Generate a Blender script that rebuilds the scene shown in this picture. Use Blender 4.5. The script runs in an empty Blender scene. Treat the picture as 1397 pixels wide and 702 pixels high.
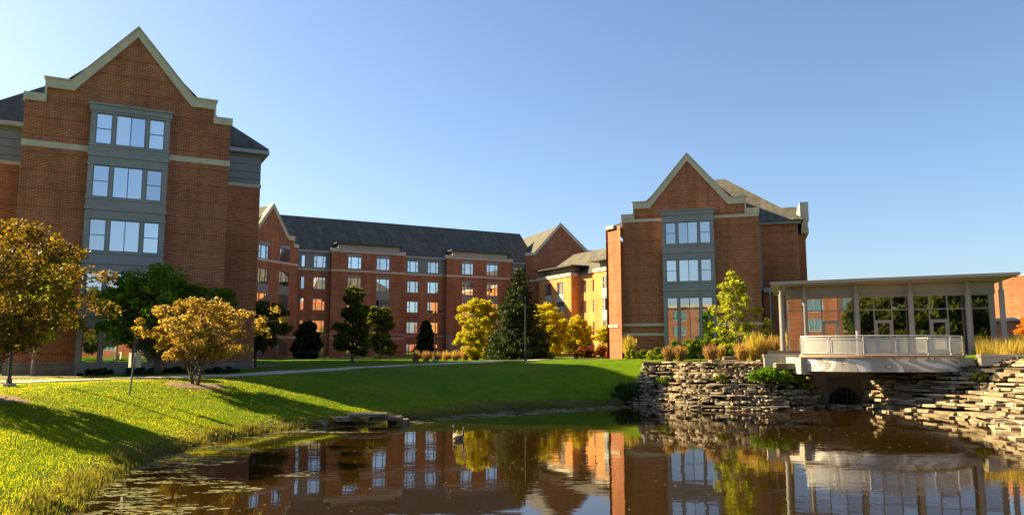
import bpy, math, random
import numpy as np
from mathutils import Vector, Matrix
R = math.radians
random.seed(7)
S = bpy.context.scene
COL = S.collection

# ---------------------------------------------------------------- camera, sky, sun, exposure
cam = bpy.data.cameras.new('camera'); camo = bpy.data.objects.new('camera', cam); COL.objects.link(camo)
CAMZ = 3.5
camo.location = (0, 0, CAMZ); camo.rotation_euler = (R(90) + math.atan(127/1050), 0, 0)
cam.lens = 36*1050/1397; cam.sensor_width = 36; cam.clip_start = .1; cam.clip_end = 6000
S.camera = camo
SUN_EL = R(30.5); SH = Vector((-.95, .315)).normalized()      # horizontal direction towards the sun
w = bpy.data.worlds.new('World'); S.world = w; w.use_nodes = True
nt = w.node_tree; nt.nodes.clear()
sky = nt.nodes.new('ShaderNodeTexSky'); sky.sky_type = 'NISHITA'; sky.sun_disc = False
sky.sun_elevation = SUN_EL; sky.sun_rotation = math.atan2(SH.x, SH.y)
sky.altitude = 200; sky.air_density = 1.0; sky.dust_density = 1.5; sky.ozone_density = 4.0
bg = nt.nodes.new('ShaderNodeBackground'); bg.inputs[1].default_value = .051
wo = nt.nodes.new('ShaderNodeOutputWorld')
tint = nt.nodes.new('ShaderNodeMixRGB'); tint.blend_type = 'MULTIPLY'; tint.inputs[0].default_value = 1; tint.inputs[2].default_value = (1.02, 1.0, .985, 1)
nt.links.new(sky.outputs[0], tint.inputs[1]); nt.links.new(tint.outputs[0], bg.inputs[0]); nt.links.new(bg.outputs[0], wo.inputs[0])
sl = bpy.data.lights.new('sun', 'SUN'); sl.energy = 5.0; sl.angle = R(.5); sl.color = (1, .78, .43)
so = bpy.data.objects.new('sun', sl); COL.objects.link(so)
sv = Vector((SH.x*math.cos(SUN_EL), SH.y*math.cos(SUN_EL), math.sin(SUN_EL)))
so.rotation_euler = sv.to_track_quat('Z', 'Y').to_euler(); so.location = (-60, 60, 60)
S.view_settings.view_transform = 'Standard'; S.view_settings.look = 'None'
S.view_settings.exposure = 2.05; S.view_settings.gamma = 1
S.render.engine = 'CYCLES'
S.cycles.max_bounces = 8; S.cycles.transparent_max_bounces = 16

# ---------------------------------------------------------------- materials
class NT:
    def __init__(s, name):
        s.m = bpy.data.materials.new(name); s.m.use_nodes = True
        s.t = s.m.node_tree; s.p = s.t.nodes['Principled BSDF']; s.out = s.t.nodes['Material Output']
    def n(s, typ, **kw):
        nd = s.t.nodes.new('ShaderNode'+typ)
        for k, v in kw.items():
            if k.startswith('i_'): nd.inputs[k[2:].replace('_', ' ')].default_value = v
            else: setattr(nd, k, v)
        return nd
    def l(s, a, b): s.t.links.new(a, b)
    def ramp(s, stops):
        r = s.n('ValToRGB'); e = r.color_ramp.elements
        while len(e) > 1: e.remove(e[0])
        e[0].position = stops[0][0]; e[0].color = (*stops[0][1], 1)
        for p, c in stops[1:]:
            q = e.new(p); q.color = (*c, 1)
        return r
    def noise(s, scale, detail=4, vec=None, rough=.55, dist=0):
        x = s.n('TexNoise'); x.inputs['Scale'].default_value = scale; x.inputs['Detail'].default_value = detail
        x.inputs['Roughness'].default_value = rough; x.inputs['Distortion'].default_value = dist
        if vec is not None: s.l(vec, x.inputs['Vector'])
        return x
    def mix(s, f, a, b, mode='MIX'):
        x = s.n('MixRGB', blend_type=mode)
        for i, v in ((0, f), (1, a), (2, b)):
            if hasattr(v, 'links'): s.l(v, x.inputs[i])
            elif i == 0: x.inputs[0].default_value = v
            else: x.inputs[i].default_value = (*v, 1)
        return x.outputs[0]
    def bump(s, h, strength, dist=.02):
        b = s.n('Bump'); b.inputs['Strength'].default_value = strength; b.inputs['Distance'].default_value = dist
        s.l(h, b.inputs['Height']); s.l(b.outputs[0], s.p.inputs['Normal']); return b
    def coord(s, w_='Object'):
        return s.n('TexCoord').outputs[w_]

def m_brick(name, c1, c2, mort):
    k = NT(name); uv = k.coord('UV')
    b = k.n('TexBrick'); k.l(uv, b.inputs['Vector'])
    b.inputs['Scale'].default_value = 1; b.inputs['Brick Width'].default_value = .30; b.inputs['Row Height'].default_value = .10
    b.inputs['Mortar Size'].default_value = .016; b.inputs['Mortar Smooth'].default_value = .3; b.inputs['Bias'].default_value = -.1
    b.inputs['Color1'].default_value = (*c1, 1); b.inputs['Color2'].default_value = (*c2, 1); b.inputs['Mortar'].default_value = (*mort, 1)
    n1 = k.noise(.35, 5, uv); n2 = k.noise(3.0, 4, uv)
    r1 = k.ramp([(.3, (.80, .78, .76)), (.7, (1.14, 1.14, 1.14))]); k.l(n1.outputs[0], r1.inputs[0])
    r2 = k.ramp([(.3, (.86, .86, .86)), (.7, (1.12, 1.1, 1.08))]); k.l(n2.outputs[0], r2.inputs[0])
    c = k.mix(1, b.outputs[0], r1.outputs[0], 'MULTIPLY'); c = k.mix(1, c, r2.outputs[0], 'MULTIPLY')
    mp = k.n('Mapping'); mp.inputs['Scale'].default_value = (1.3, .10, 1); k.l(uv, mp.inputs[0]); n3 = k.noise(1, 5, mp.outputs[0], .65)
    r3 = k.ramp([(.35, (.74, .73, .72)), (.6, (1.08, 1.08, 1.08))]); k.l(n3.outputs[0], r3.inputs[0]); c = k.mix(.8, c, r3.outputs[0], 'MULTIPLY')
    # shade of a recessed course painted as a dark line every 1.05 m
    sx = k.n('SeparateXYZ'); k.l(uv, sx.inputs[0])
    md = k.n('Math', operation='PINGPONG'); k.l(sx.outputs[1], md.inputs[0]); md.inputs[1].default_value = .55
    lt = k.n('Math', operation='LESS_THAN'); k.l(md.outputs[0], lt.inputs[0]); lt.inputs[1].default_value = .03
    hf = k.n('Math', operation='MULTIPLY'); k.l(lt.outputs[0], hf.inputs[0]); hf.inputs[1].default_value = .45
    c = k.mix(hf.outputs[0], c, tuple(v*.6 for v in c2))
    k.l(c, k.p.inputs['Base Color']); k.p.inputs['Roughness'].default_value = .85; k.p.inputs['Specular IOR Level'].default_value = .15
    k.bump(b.outputs[1], -.4, .02)
    return k.m
def m_plain(name, col, rough=.6, var=.12, scale=3, metal=0, bump=0, spec=None):
    k = NT(name); n = k.noise(scale, 5, k.coord())
    lo = tuple(v*(1-var) for v in col); hi = tuple(min(1, v*(1+var)) for v in col)
    r = k.ramp([(.3, lo), (.7, hi)]); k.l(n.outputs[0], r.inputs[0]); k.l(r.outputs[0], k.p.inputs['Base Color'])
    k.p.inputs['Roughness'].default_value = rough; k.p.inputs['Metallic'].default_value = metal
    if bump: k.bump(n.outputs[0], bump, .05)
    return k.m
def m_glass(name, refl=.6, dark=(.012, .016, .018), blind=True):
    k = NT(name)
    geo = k.n('NewGeometry'); g = k.n('BsdfGlossy'); g.inputs['Roughness'].default_value = .015; g.inputs['Color'].default_value = (.85, .9, .95, 1)
    d = k.n('BsdfDiffuse')
    oi = k.n('ObjectInfo')
    if blind:
        r = k.ramp([(0, dark), (.62, dark), (.66, (.30, .28, .24)), (.85, (.30, .28, .24)), (.86, (.5, .46, .4)), (1, (.5, .46, .4))]); r.color_ramp.interpolation = 'CONSTANT'
        fa = k.n('Math', operation='ADD'); k.l(oi.outputs['Random'], fa.inputs[0]); k.l(geo.outputs['Random Per Island'], fa.inputs[1]); ff = k.n('Math', operation='FRACT'); k.l(fa.outputs[0], ff.inputs[0]); k.l(ff.outputs[0], r.inputs[0]); k.l(r.outputs[0], d.inputs['Color'])
    else: d.inputs['Color'].default_value = (*dark, 1)
    n = k.noise(.9, 2, k.coord()); b = k.n('Bump'); b.inputs['Strength'].default_value = .05; b.inputs['Distance'].default_value = .02
    k.l(n.outputs[0], b.inputs['Height']); k.l(b.outputs[0], g.inputs['Normal'])
    mx = k.n('MixShader'); rr = k.n('MapRange'); k.l(oi.outputs['Random'], rr.inputs[0]); rr.inputs[3].default_value = refl+.10; rr.inputs[4].default_value = refl-.16; k.l(rr.outputs[0], mx.inputs[0])
    k.l(d.outputs[0], mx.inputs[1]); k.l(g.outputs[0], mx.inputs[2]); k.l(mx.outputs[0], k.out.inputs[0])
    return k.m
def m_leaf(name, cols, trans=.45, rough=.55):
    k = NT(name); geo = k.n('NewGeometry')
    st = [(i/max(1, len(cols)-1), c) for i, c in enumerate(cols)]
    r = k.ramp(st); k.l(geo.outputs['Random Per Island'], r.inputs[0])
    n = k.noise(.9, 3, k.coord()); rn = k.ramp([(.3, (.7, .75, .7)), (.7, (1.2, 1.15, 1.1))]); k.l(n.outputs[0], rn.inputs[0])
    c = k.mix(1, r.outputs[0], rn.outputs[0], 'MULTIPLY')
    k.l(c, k.p.inputs['Base Color']); k.p.inputs['Roughness'].default_value = rough; k.p.inputs['Specular IOR Level'].default_value = .12
    t = k.n('BsdfTranslucent'); c2 = k.mix(1, c, (1.5, 1.45, .7), 'MULTIPLY'); k.l(c2, t.inputs['Color'])
    mx = k.n('MixShader'); mx.inputs[0].default_value = trans
    k.l(k.p.outputs[0], mx.inputs[1]); k.l(t.outputs[0], mx.inputs[2]); k.l(mx.outputs[0], k.out.inputs[0])
    return k.m

M = {}
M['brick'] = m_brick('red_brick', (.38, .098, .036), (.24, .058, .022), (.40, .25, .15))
M['brick_sunlit'] = m_brick('sunlit_brick', (.68, .25, .055), (.57, .19, .042), (.6, .36, .16))  # brighter copy of the hall brick, sunlight on the right wing put into its colour
M['stone'] = m_plain('limestone_trim', (.50, .42, .31), .8, .12, 1.5)
M['stone_base'] = m_brick('stone_blocks', (.30, .25, .19), (.22, .18, .135), (.12, .1, .08))
nb = [n for n in M['stone_base'].node_tree.nodes if n.type == 'TEX_BRICK'][0]
nb.inputs['Brick Width'].default_value = 1.1; nb.inputs['Row Height'].default_value = .38; nb.inputs['Mortar Size'].default_value = .02
M['clad'] = m_plain('grey_metal_cladding', (.225, .215, .208), .45, .10, .8)
M['clad_lt'] = m_plain('pale_grey_cladding', (.30, .31, .32), .5, .1, .8)
M['frame'] = m_plain('window_frame_grey', (.10, .105, .11), .4, .08, 2)
M['frame_lt'] = m_plain('pale_window_frame', (.42, .43, .43), .5, .08, 2)
M['glass'] = m_glass('window_glass', .62)
M['glass_far'] = m_glass('hall_window_glass', .55)
M['glass_pav'] = m_glass('pavilion_glass', .55, (.006, .007, .007), False)
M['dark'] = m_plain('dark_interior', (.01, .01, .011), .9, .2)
M['metal_dk'] = m_plain('dark_painted_metal', (.028, .026, .024), .45, .2)
M['metal_lt'] = m_plain('brushed_steel', (.42, .42, .41), .42, .1, 4, .35)
M['pav_metal'] = m_plain('pavilion_grey_paint', (.215, .205, .185), .5, .08, .7)
M['concrete'] = m_plain('concrete', (.36, .32, .25), .9, .25, 1.7, 0, .3)
M['bark'] = m_plain('bark', (.085, .06, .042), .9, .35, 6, 0, .6)
M['bark_pale'] = m_plain('pale_bark', (.22, .18, .14), .9, .3, 6, 0, .5)
M['mulch'] = m_plain('mulch', (.15, .095, .06), .95, .5, 9, 0, .8)

def m_roof():
    k = NT('asphalt_shingles'); uv = k.coord('UV')
    b = k.n('TexBrick'); k.l(uv, b.inputs['Vector']); b.inputs['Scale'].default_value = 1
    b.inputs['Brick Width'].default_value = .5; b.inputs['Row Height'].default_value = .2; b.inputs['Mortar Size'].default_value = .012
    b.inputs['Color1'].default_value = (.072, .066, .052, 1); b.inputs['Color2'].default_value = (.110, .100, .077, 1); b.inputs['Mortar'].default_value = (.05, .045, .04, 1)
    n = k.noise(.6, 6, uv); r = k.ramp([(.3, (.75, .75, .78)), (.7, (1.2, 1.2, 1.15))]); k.l(n.outputs[0], r.inputs[0])
    # streaks running down the slope
    mp = k.n('Mapping'); mp.inputs['Scale'].default_value = (1.6, .12, 1); k.l(uv, mp.inputs[0])
    n2 = k.noise(1, 5, mp.outputs[0]); r2 = k.ramp([(.35, (.72, .72, .72)), (.65, (1.15, 1.15, 1.15))]); k.l(n2.outputs[0], r2.inputs[0])
    c = k.mix(1, b.outputs[0], r.outputs[0], 'MULTIPLY'); c = k.mix(1, c, r2.outputs[0], 'MULTIPLY')
    k.l(c, k.p.inputs['Base Color']); k.p.inputs['Roughness'].default_value = .92; k.bump(b.outputs[1], -.5, .03)
    return k.m
M['roof'] = m_roof()
def m_panels():     # horizontal lap cladding of the set back walls
    k = NT('lap_cladding'); uv = k.coord('UV'); sx = k.n('SeparateXYZ'); k.l(uv, sx.inputs[0])
    md = k.n('Math', operation='WRAP'); k.l(sx.outputs[1], md.inputs[0]); md.inputs[1].default_value = .57; md.inputs[2].default_value = 0
    lt = k.n('Math', operation='LESS_THAN'); k.l(md.outputs[0], lt.inputs[0]); lt.inputs[1].default_value = .05
    n = k.noise(.7, 4, uv); r = k.ramp([(.3, (.15, .155, .16)), (.7, (.19, .195, .2))]); k.l(n.outputs[0], r.inputs[0])
    c = k.mix(lt.outputs[0], r.outputs[0], (.05, .052, .055)); k.l(c, k.p.inputs['Base Color']); k.p.inputs['Roughness'].default_value = .5
    k.bump(md.outputs[0], .5, .06); return k.m
M['panels'] = m_panels()
def m_grass():
    k = NT('lawn'); co = k.coord()
    n1 = k.noise(.22, 7, co, .65); n2 = k.noise(2.2, 6, co, .7); n3 = k.noise(26, 4, co, .8)
    r1 = k.ramp([(.3, (.060, .145, .003)), (.5, (.100, .180, .004)), (.72, (.165, .215, .006))]); k.l(n1.outputs[0], r1.inputs[0])
    r2 = k.ramp([(.3, (.7, .75, .7)), (.7, (1.2, 1.2, 1.15))]); k.l(n2.outputs[0], r2.inputs[0])
    r3 = k.ramp([(.3, (.45, .5, .45)), (.7, (1.35, 1.3, 1.3))]); k.l(n3.outputs[0], r3.inputs[0])
    c = k.mix(1, r1.outputs[0], r2.outputs[0], 'MULTIPLY'); c = k.mix(1, c, r3.outputs[0], 'MULTIPLY')
    # bare, brownish soil low on the bank close to the water line
    sx = k.n('SeparateXYZ'); k.l(co, sx.inputs[0])
    nz = k.noise(1.3, 5, co); ad = k.n('Math', operation='MULTIPLY_ADD'); k.l(nz.outputs[0], ad.inputs[0]); ad.inputs[1].default_value = -.5; k.l(sx.outputs[2], ad.inputs[2])
    rr = k.ramp([(.0, (1, 1, 1)), (.22, (.8, .8, .8)), (.42, (0, 0, 0))]); k.l(ad.outputs[0], rr.inputs[0])
    c = k.mix(rr.outputs[0], c, (.075, .055, .026))
    k.l(c, k.p.inputs['Base Color']); k.p.inputs['Roughness'].default_value = .9; k.p.inputs['Specular IOR Level'].default_value = .04
    k.bump(n3.outputs[0], .9, .08); return k.m
M['lawn'] = m_grass()
def m_water():
    k = NT('pond_water'); co = k.coord()
    k.p.inputs['Base Color'].default_value = (.017, .009, .0015, 1); k.p.inputs['Roughness'].default_value = .02; k.p.inputs['IOR'].default_value = 1.42
    mp = k.n('Mapping'); mp.inputs['Scale'].default_value = (.8, 1.5, 1); k.l(co, mp.inputs[0])
    n1 = k.noise(1.6, 3, mp.outputs[0], .5, .4); n2 = k.noise(.25, 2, co)
    rr = k.ramp([(.42, (.15, .15, .15)), (.62, (1, 1, 1))]); k.l(n2.outputs[0], rr.inputs[0])
    mm = k.n('Math', operation='MULTIPLY'); k.l(n1.outputs[0], mm.inputs[0]); k.l(rr.outputs[0], mm.inputs[1])
    k.bump(mm.outputs[0], .10, .05); return k.m
M['water'] = m_water()
def m_rock():
    k = NT('ledge_limestone'); geo = k.n('NewGeometry'); co = k.coord()
    r = k.ramp([(0, (.08, .06, .035)), (.25, (.20, .155, .09)), (.6, (.31, .25, .16)), (.85, (.42, .36, .25)), (1, (.22, .14, .07))]); k.l(geo.outputs['Random Per Island'], r.inputs[0])
    n = k.noise(2.5, 7, co, .7); rn = k.ramp([(.25, (.42, .4, .38)), (.5, (.85, .83, .8)), (.75, (1.25, 1.22, 1.15))]); k.l(n.outputs[0], rn.inputs[0])
    mp = k.n('Mapping'); mp.inputs['Scale'].default_value = (1, 1, 14); k.l(co, mp.inputs[0]); n2 = k.noise(1.4, 5, mp.outputs[0])
    r2 = k.ramp([(.35, (.7, .68, .65)), (.6, (1.1, 1.1, 1.1))]); k.l(n2.outputs[0], r2.inputs[0])
    c = k.mix(1, r.outputs[0], rn.outputs[0], 'MULTIPLY'); c = k.mix(1, c, r2.outputs[0], 'MULTIPLY')
    k.l(c, k.p.inputs['Base Color']); k.p.inputs['Roughness'].default_value = .9; k.bump(n2.outputs[0], .8, .05); return k.m
M['rock'] = m_rock()

# ---------------------------------------------------------------- mesh helpers
def new_obj(name, me, parent=None):
    o = bpy.data.objects.new(name, me); COL.objects.link(o)
    if parent is not None: o.parent = parent
    return o
def tag(o, label=None, cat=None, group=None, kind=None):
    if label: o['label'] = label
    if cat: o['category'] = cat
    if group: o['group'] = group
    if kind: o['kind'] = kind
    return o
def empty(name, loc, label=None, cat=None, group=None, rz=0):
    o = new_obj(name, None); o.location = loc; o.rotation_euler = (0, 0, rz); o.empty_display_size = .3
    return tag(o, label, cat, group)
class Fr:
    """A vertical facade frame: s runs along the wall, n into the building, z is height."""
    def __init__(f, P, yaw):
        f.P = P; f.yaw = R(yaw); f.d = (math.cos(f.yaw), math.sin(f.yaw)); f.n = (-f.d[1], f.d[0])
    def pt(f, s, n, z): return (f.P[0]+f.d[0]*s+f.n[0]*n, f.P[1]+f.d[1]*s+f.n[1]*n, z)
ID = Fr((0, 0), 0)
class MB:
    def __init__(b): b.v = []; b.f = []; b.uv = []; b.mi = []
    def face(b, pts, uv=None, mi=0):
        i = len(b.v); b.v += [tuple(p) for p in pts]; b.f.append(tuple(range(i, i+len(pts)))); b.mi.append(mi)
        if uv is None:
            a = Vector(pts[0]); e1 = (Vector(pts[1])-a); e1.normalize(); nn = e1.cross(Vector(pts[-1])-a); nn.normalize(); e2 = nn.cross(e1)
            uv = [((Vector(p)-a).dot(e1), (Vector(p)-a).dot(e2)) for p in pts]
        b.uv += list(uv)
    def box(b, fr, s0, s1, n0, n1, z0, z1, mi=0):
        P = fr.pt
        b.face([P(s0,n0,z0),P(s1,n0,z0),P(s1,n0,z1),P(s0,n0,z1)], [(s0,z0),(s1,z0),(s1,z1),(s0,z1)], mi)
        b.face([P(s1,n1,z0),P(s0,n1,z0),P(s0,n1,z1),P(s1,n1,z1)], [(s1,z0),(s0,z0),(s0,z1),(s1,z1)], mi)
        b.face([P(s1,n0,z0),P(s1,n1,z0),P(s1,n1,z1),P(s1,n0,z1)], [(n0,z0),(n1,z0),(n1,z1),(n0,z1)], mi)
        b.face([P(s0,n1,z0),P(s0,n0,z0),P(s0,n0,z1),P(s0,n1,z1)], [(n1,z0),(n0,z0),(n0,z1),(n1,z1)], mi)
        b.face([P(s0,n0,z1),P(s1,n0,z1),P(s1,n1,z1),P(s0,n1,z1)], [(s0,n0),(s1,n0),(s1,n1),(s0,n1)], mi)
        b.face([P(s0,n1,z0),P(s1,n1,z0),P(s1,n0,z0),P(s0,n0,z0)], [(s0,n1),(s1,n1),(s1,n0),(s0,n0)], mi)
    def prism(b, fr, prof, n0, n1, mi=0):
        """polygon prof [(s,z)] counter-clockwise seen from outside, extruded from n0 to n1"""
        P = fr.pt; k = len(prof)
        b.face([P(s, n0, z) for s, z in prof], prof, mi)
        b.face([P(s, n1, z) for s, z in reversed(prof)], list(reversed(prof)), mi)
        for i in range(k):
            (s0, z0), (s1, z1) = prof[i], prof[(i+1) % k]
            b.face([P(s1,n0,z1),P(s0,n0,z0),P(s0,n1,z0),P(s1,n1,z1)], None, mi)
    def wall(b, fr, s0, s1, z0, z1, ops=(), n=0, rev=.14, mi=0):
        ss = sorted({s0, s1, *[o[0] for o in ops], *[o[1] for o in ops]}); zs = sorted({z0, z1, *[o[2] for o in ops], *[o[3] for o in ops]})
        P = fr.pt
        for i in range(len(ss)-1):
            for j in range(len(zs)-1):
                cs, cz = (ss[i]+ss[i+1])/2, (zs[j]+zs[j+1])/2
                if cs < s0 or cs > s1 or cz < z0 or cz > z1: continue
                if any(o[0] < cs < o[1] and o[2] < cz < o[3] for o in ops): continue
                a, c, d, e = ss[i], ss[i+1], zs[j], zs[j+1]
                b.face([P(a,n,d),P(c,n,d),P(c,n,e),P(a,n,e)], [(a,d),(c,d),(c,e),(a,e)], mi)
        for a, c, d, e in ops:
            m = n+rev
            b.face([P(a,n,d),P(a,m,d),P(a,m,e),P(a,n,e)], None, mi); b.face([P(c,m,d),P(c,n,d),P(c,n,e),P(c,m,e)], None, mi)
            b.face([P(a,n,e),P(a,m,e),P(c,m,e),P(c,n,e)], None, mi); b.face([P(a,m,d),P(a,n,d),P(c,n,d),P(c,m,d)], None, mi)
    def tube(b, pts, rad, seg=8, mi=0, cap=True):
        pts = [Vector(p) for p in pts]
        if not hasattr(rad, '__len__'): rad = [rad]*len(pts)
        base = len(b.v); k = len(pts)
        for i, p in enumerate(pts):
            t = (pts[min(i+1, k-1)]-pts[max(i-1, 0)]).normalized()
            u = t.cross(Vector((0, 0, 1)))
            if u.length < .05: u = t.cross(Vector((1, 0, 0)))
            u.normalize(); v = t.cross(u)
            for j in range(seg):
                a = 2*math.pi*j/seg; b.v.append(tuple(p+(u*math.cos(a)+v*math.sin(a))*rad[i]))
        for i in range(k-1):
            for j in range(seg):
                j2 = (j+1) % seg
                b.f.append((base+i*seg+j, base+(i+1)*seg+j, base+(i+1)*seg+j2, base+i*seg+j2)); b.mi.append(mi)
                b.uv += [(j/seg, i), (j/seg, i+1), ((j+1)/seg, i+1), ((j+1)/seg, i)]
        if cap:
            for i0, rev in ((0, 0), (k-1, 1)):
                idx = [base+i0*seg+j for j in range(seg)]
                if rev: idx = idx[::-1]
                b.f.append(tuple(idx)); b.mi.append(mi); b.uv += [(0, 0)]*seg
    def build(b, name, mats, parent=None, smooth=False, origin=None):
        if not isinstance(mats, (list, tuple)): mats = [mats]
        me = bpy.data.meshes.new(name)
        o3 = Vector(origin) if origin is not None else (wloc(parent) if parent is not None else Vector((0, 0, 0)))
        me.from_pydata([tuple(Vector(p)-o3) for p in b.v], [], b.f)
        for m in mats: me.materials.append(m)
        uvl = me.uv_layers.new(name='UVMap'); uvl.data.foreach_set('uv', np.array(b.uv, dtype=np.float32).ravel())
        me.polygons.foreach_set('material_index', np.array(b.mi, dtype=np.int32))
        if smooth: me.polygons.foreach_set('use_smooth', np.ones(len(b.f), dtype=bool))
        me.update()
        o = new_obj(name, me, parent)
        if parent is None and origin is not None: o.location = origin
        return o
def wloc(o):
    v = Vector((0, 0, 0))
    while o is not None: v = v+Vector(o.location); o = o.parent
    return v
def np_mesh(name, V, F, mat, parent=None, loc=None):
    """V (n,3), F (m,k) arrays -> object"""
    me = bpy.data.meshes.new(name); k = F.shape[1]
    me.vertices.add(len(V)); me.vertices.foreach_set('co', V.astype(np.float32).ravel())
    me.loops.add(F.size); me.loops.foreach_set('vertex_index', F.astype(np.int32).ravel())
    me.polygons.add(len(F)); me.polygons.foreach_set('loop_start', np.arange(0, F.size, k, dtype=np.int32))
    me.polygons.foreach_set('loop_total', np.full(len(F), k, dtype=np.int32))
    me.update(calc_edges=True); me.materials.append(mat)
    o = new_obj(name, me, parent)
    if loc is not None: o.location = loc
    return o

# ---------------------------------------------------------------- terrain
ZW = .2
SHORE_L = [(-8.0,7.0),(-8.4,11.5),(-8.88,16.1),(-10.0,19.2),(-11.2,24.8),(-10.9,29.2),(-9.6,32.2),(-8.2,33.9),(-7.1,34.9),(-4.85,37.4),(-2.4,40.6),(.06,43.3),(3,45.6),(5.8,47.3)]
ROCK_A = [(7.0,47.9),(8.8,46.0),(10.3,43.9),(12.3,43.2),(14.2,43.2),(16.2,43.7),(17.7,44.9),(18.5,46.6)]
ROCK_B = [(20.9,46.4),(20.6,44.6),(20.2,43.3),(20.3,42.0),(20.9,40.5),(21.3,38.5),(21.3,36.5),(20.7,34.0),(19.5,31.6),(18.6,29.0),(17.8,26.8),(17.6,23.5),(18,19)]
SHORE_R = [(18,14),(16,9),(12,5.5),(5,3.8),(-2,4),(-6,5)]
POND = np.array(SHORE_L+ROCK_A+ROCK_B+SHORE_R)
CTRL = np.array([(-22.9,34.9,2.0),(-21.4,33.2,1.95),(-20.4,39.4,2.1),(-16,42.5,2.15),(-13.5,47.9,2.2),(-11.2,59.6,2.3),(-5.8,62.8,2.45),(2.7,69.8,2.65),(10.7,74.7,2.8),
 (-27,45,2.05),(-18,51,2.1),(-35,105,2.35),(-20,121,2.4),(0,132,2.5),(5,110,2.6),(-30,90,2.25),(12,66,2.85),(22,62,3.0),(9,55,2.75),(14,52,2.8),(20,50,2.95),(24,47,3.2),(30,44,3.3),(40,42,3.5),
 (30,32,3.3),(26,22,2.8),(22,10,2.2),(0,-6,1.95),(-12,2,1.9),(-16,12,2.0),(-14,22,2.0),(-16,28,2.0),(-30,25,2.3),(60,60,3.4),(60,100,3.0),(-60,60,2.1),(-60,-20,2.2),(60,-30,2.4),(0,-60,2.2),(0,170,2.6),(-3,47,2.0),(3,52,2.3),(-8,45,2.0)])
WID = np.array([(-9,10,7),(-10,22,9),(-10,30,10),(-6,36,11),(-2,41,15),(3,46,13),(6,48,7),(8.5,46,4.5),(11,43.5,4.2),(15,43.2,3.6),(17.8,45,1.2),(19.6,46.6,.4),(20.9,45.5,.8),(20.3,43,3.0),(21,39,6),(21,35,7),(19,30,7),(18,24,7),(10,4,4)])
def _tps(P, pts, wts, aff):
    d2 = ((P[:, None, :]-pts[None])**2).sum(-1); K = .5*d2*np.log(d2+1e-9)
    return K@wts + aff[0] + P@aff[1:]
_n = len(CTRL); _d2 = ((CTRL[:, None, :2]-CTRL[None, :, :2])**2).sum(-1); _K = .5*_d2*np.log(_d2+1e-9)+np.eye(_n)*20
_A = np.zeros((_n+3, _n+3)); _A[:_n, :_n] = _K; _A[:_n, _n] = 1; _A[:_n, _n+1:] = CTRL[:, :2]; _A[_n, :_n] = 1; _A[_n+1:, :_n] = CTRL[:, :2].T
_s = np.linalg.solve(_A, np.concatenate([CTRL[:, 2], np.zeros(3)])); TW, TA = _s[:_n], _s[_n:]
def pond_sd(P):
    a = POND; b = np.roll(POND, -1, 0); best = np.full(len(P), 1e9); ins = np.zeros(len(P), bool)
    for (x0, y0), (x1, y1) in zip(a, b):
        ex, ey = x1-x0, y1-y0; t = np.clip(((P[:, 0]-x0)*ex+(P[:, 1]-y0)*ey)/(ex*ex+ey*ey), 0, 1)
        best = np.minimum(best, np.hypot(P[:, 0]-x0-t*ex, P[:, 1]-y0-t*ey))
        c = ((y0 > P[:, 1]) != (y1 > P[:, 1])); xi = x0+(P[:, 1]-y0)*ex/np.where(abs(ey) < 1e-9, 1e-9, ey); ins ^= c & (P[:, 0] < xi)
    return np.where(ins, -best, best)
def inside(P, poly):
    a = np.array(poly); b = np.roll(a, -1, 0); ins = np.zeros(len(P), bool)
    for (x0, y0), (x1, y1) in zip(a, b):
        c = ((y0 > P[:, 1]) != (y1 > P[:, 1])); xi = x0+(P[:, 1]-y0)*(x1-x0)/(y1-y0 if abs(y1-y0) > 1e-9 else 1e-9); ins ^= c & (P[:, 0] < xi)
    return ins
def pl_dist(P, pl):
    best = np.full(len(P), 1e9)
    for (x0, y0), (x1, y1) in zip(pl, pl[1:]):
        ex, ey = x1-x0, y1-y0; t = np.clip(((P[:, 0]-x0)*ex+(P[:, 1]-y0)*ey)/(ex*ex+ey*ey), 0, 1); best = np.minimum(best, np.hypot(P[:, 0]-x0-t*ex, P[:, 1]-y0-t*ey))
    return best
ROCK_AT = [(8.6,51.2),(9.9,50.8),(11.2,48.9),(12.8,47.6),(14.6,47.1),(16.4,46.7),(17.6,46.8),(18.5,47.6)]
ROCK_BT = [(21.6,47.2),(22.3,46.6),(23.4,45.9),(24.8,44.8),(26.0,43.4),(27.2,41.9),(28.0,40),(28.5,37.5),(28.0,34.5),(27.0,31.5),(25.5,28.5),(24,25)]
_x = lambda tl, k: [(x+k*dx, y+k*dy) for (x, y), (dx, dy) in tl]
ROCKZ = [(ROCK_A+ROCK_AT[::-1], ROCK_A, ROCK_AT, 2.75), (ROCK_B[:12]+ROCK_BT[::-1], ROCK_B[:12], ROCK_BT, 3.2),
         ([(17.9,44.9),(20.5,44.6),(21.0,46.4),(21.5,49.5),(18.0,49.5),(18.2,46.6)], [(17.9,44.9),(20.5,44.6)], [(17.9,80),(20.5,80)], .2)]
def vnoise(P, sc, seed=0):
    q = P/sc; i = np.floor(q).astype(int); f = q-i; f = f*f*(3-2*f)
    def h(a, b): 
        r = np.sin(a*127.1+b*311.7+seed*74.7)*43758.5453; return r-np.floor(r)
    a, b = i[:, 0], i[:, 1]
    return (h(a,b)*(1-f[:,0])+h(a+1,b)*f[:,0])*(1-f[:,1])+(h(a,b+1)*(1-f[:,0])+h(a+1,b+1)*f[:,0])*f[:,1]
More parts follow.
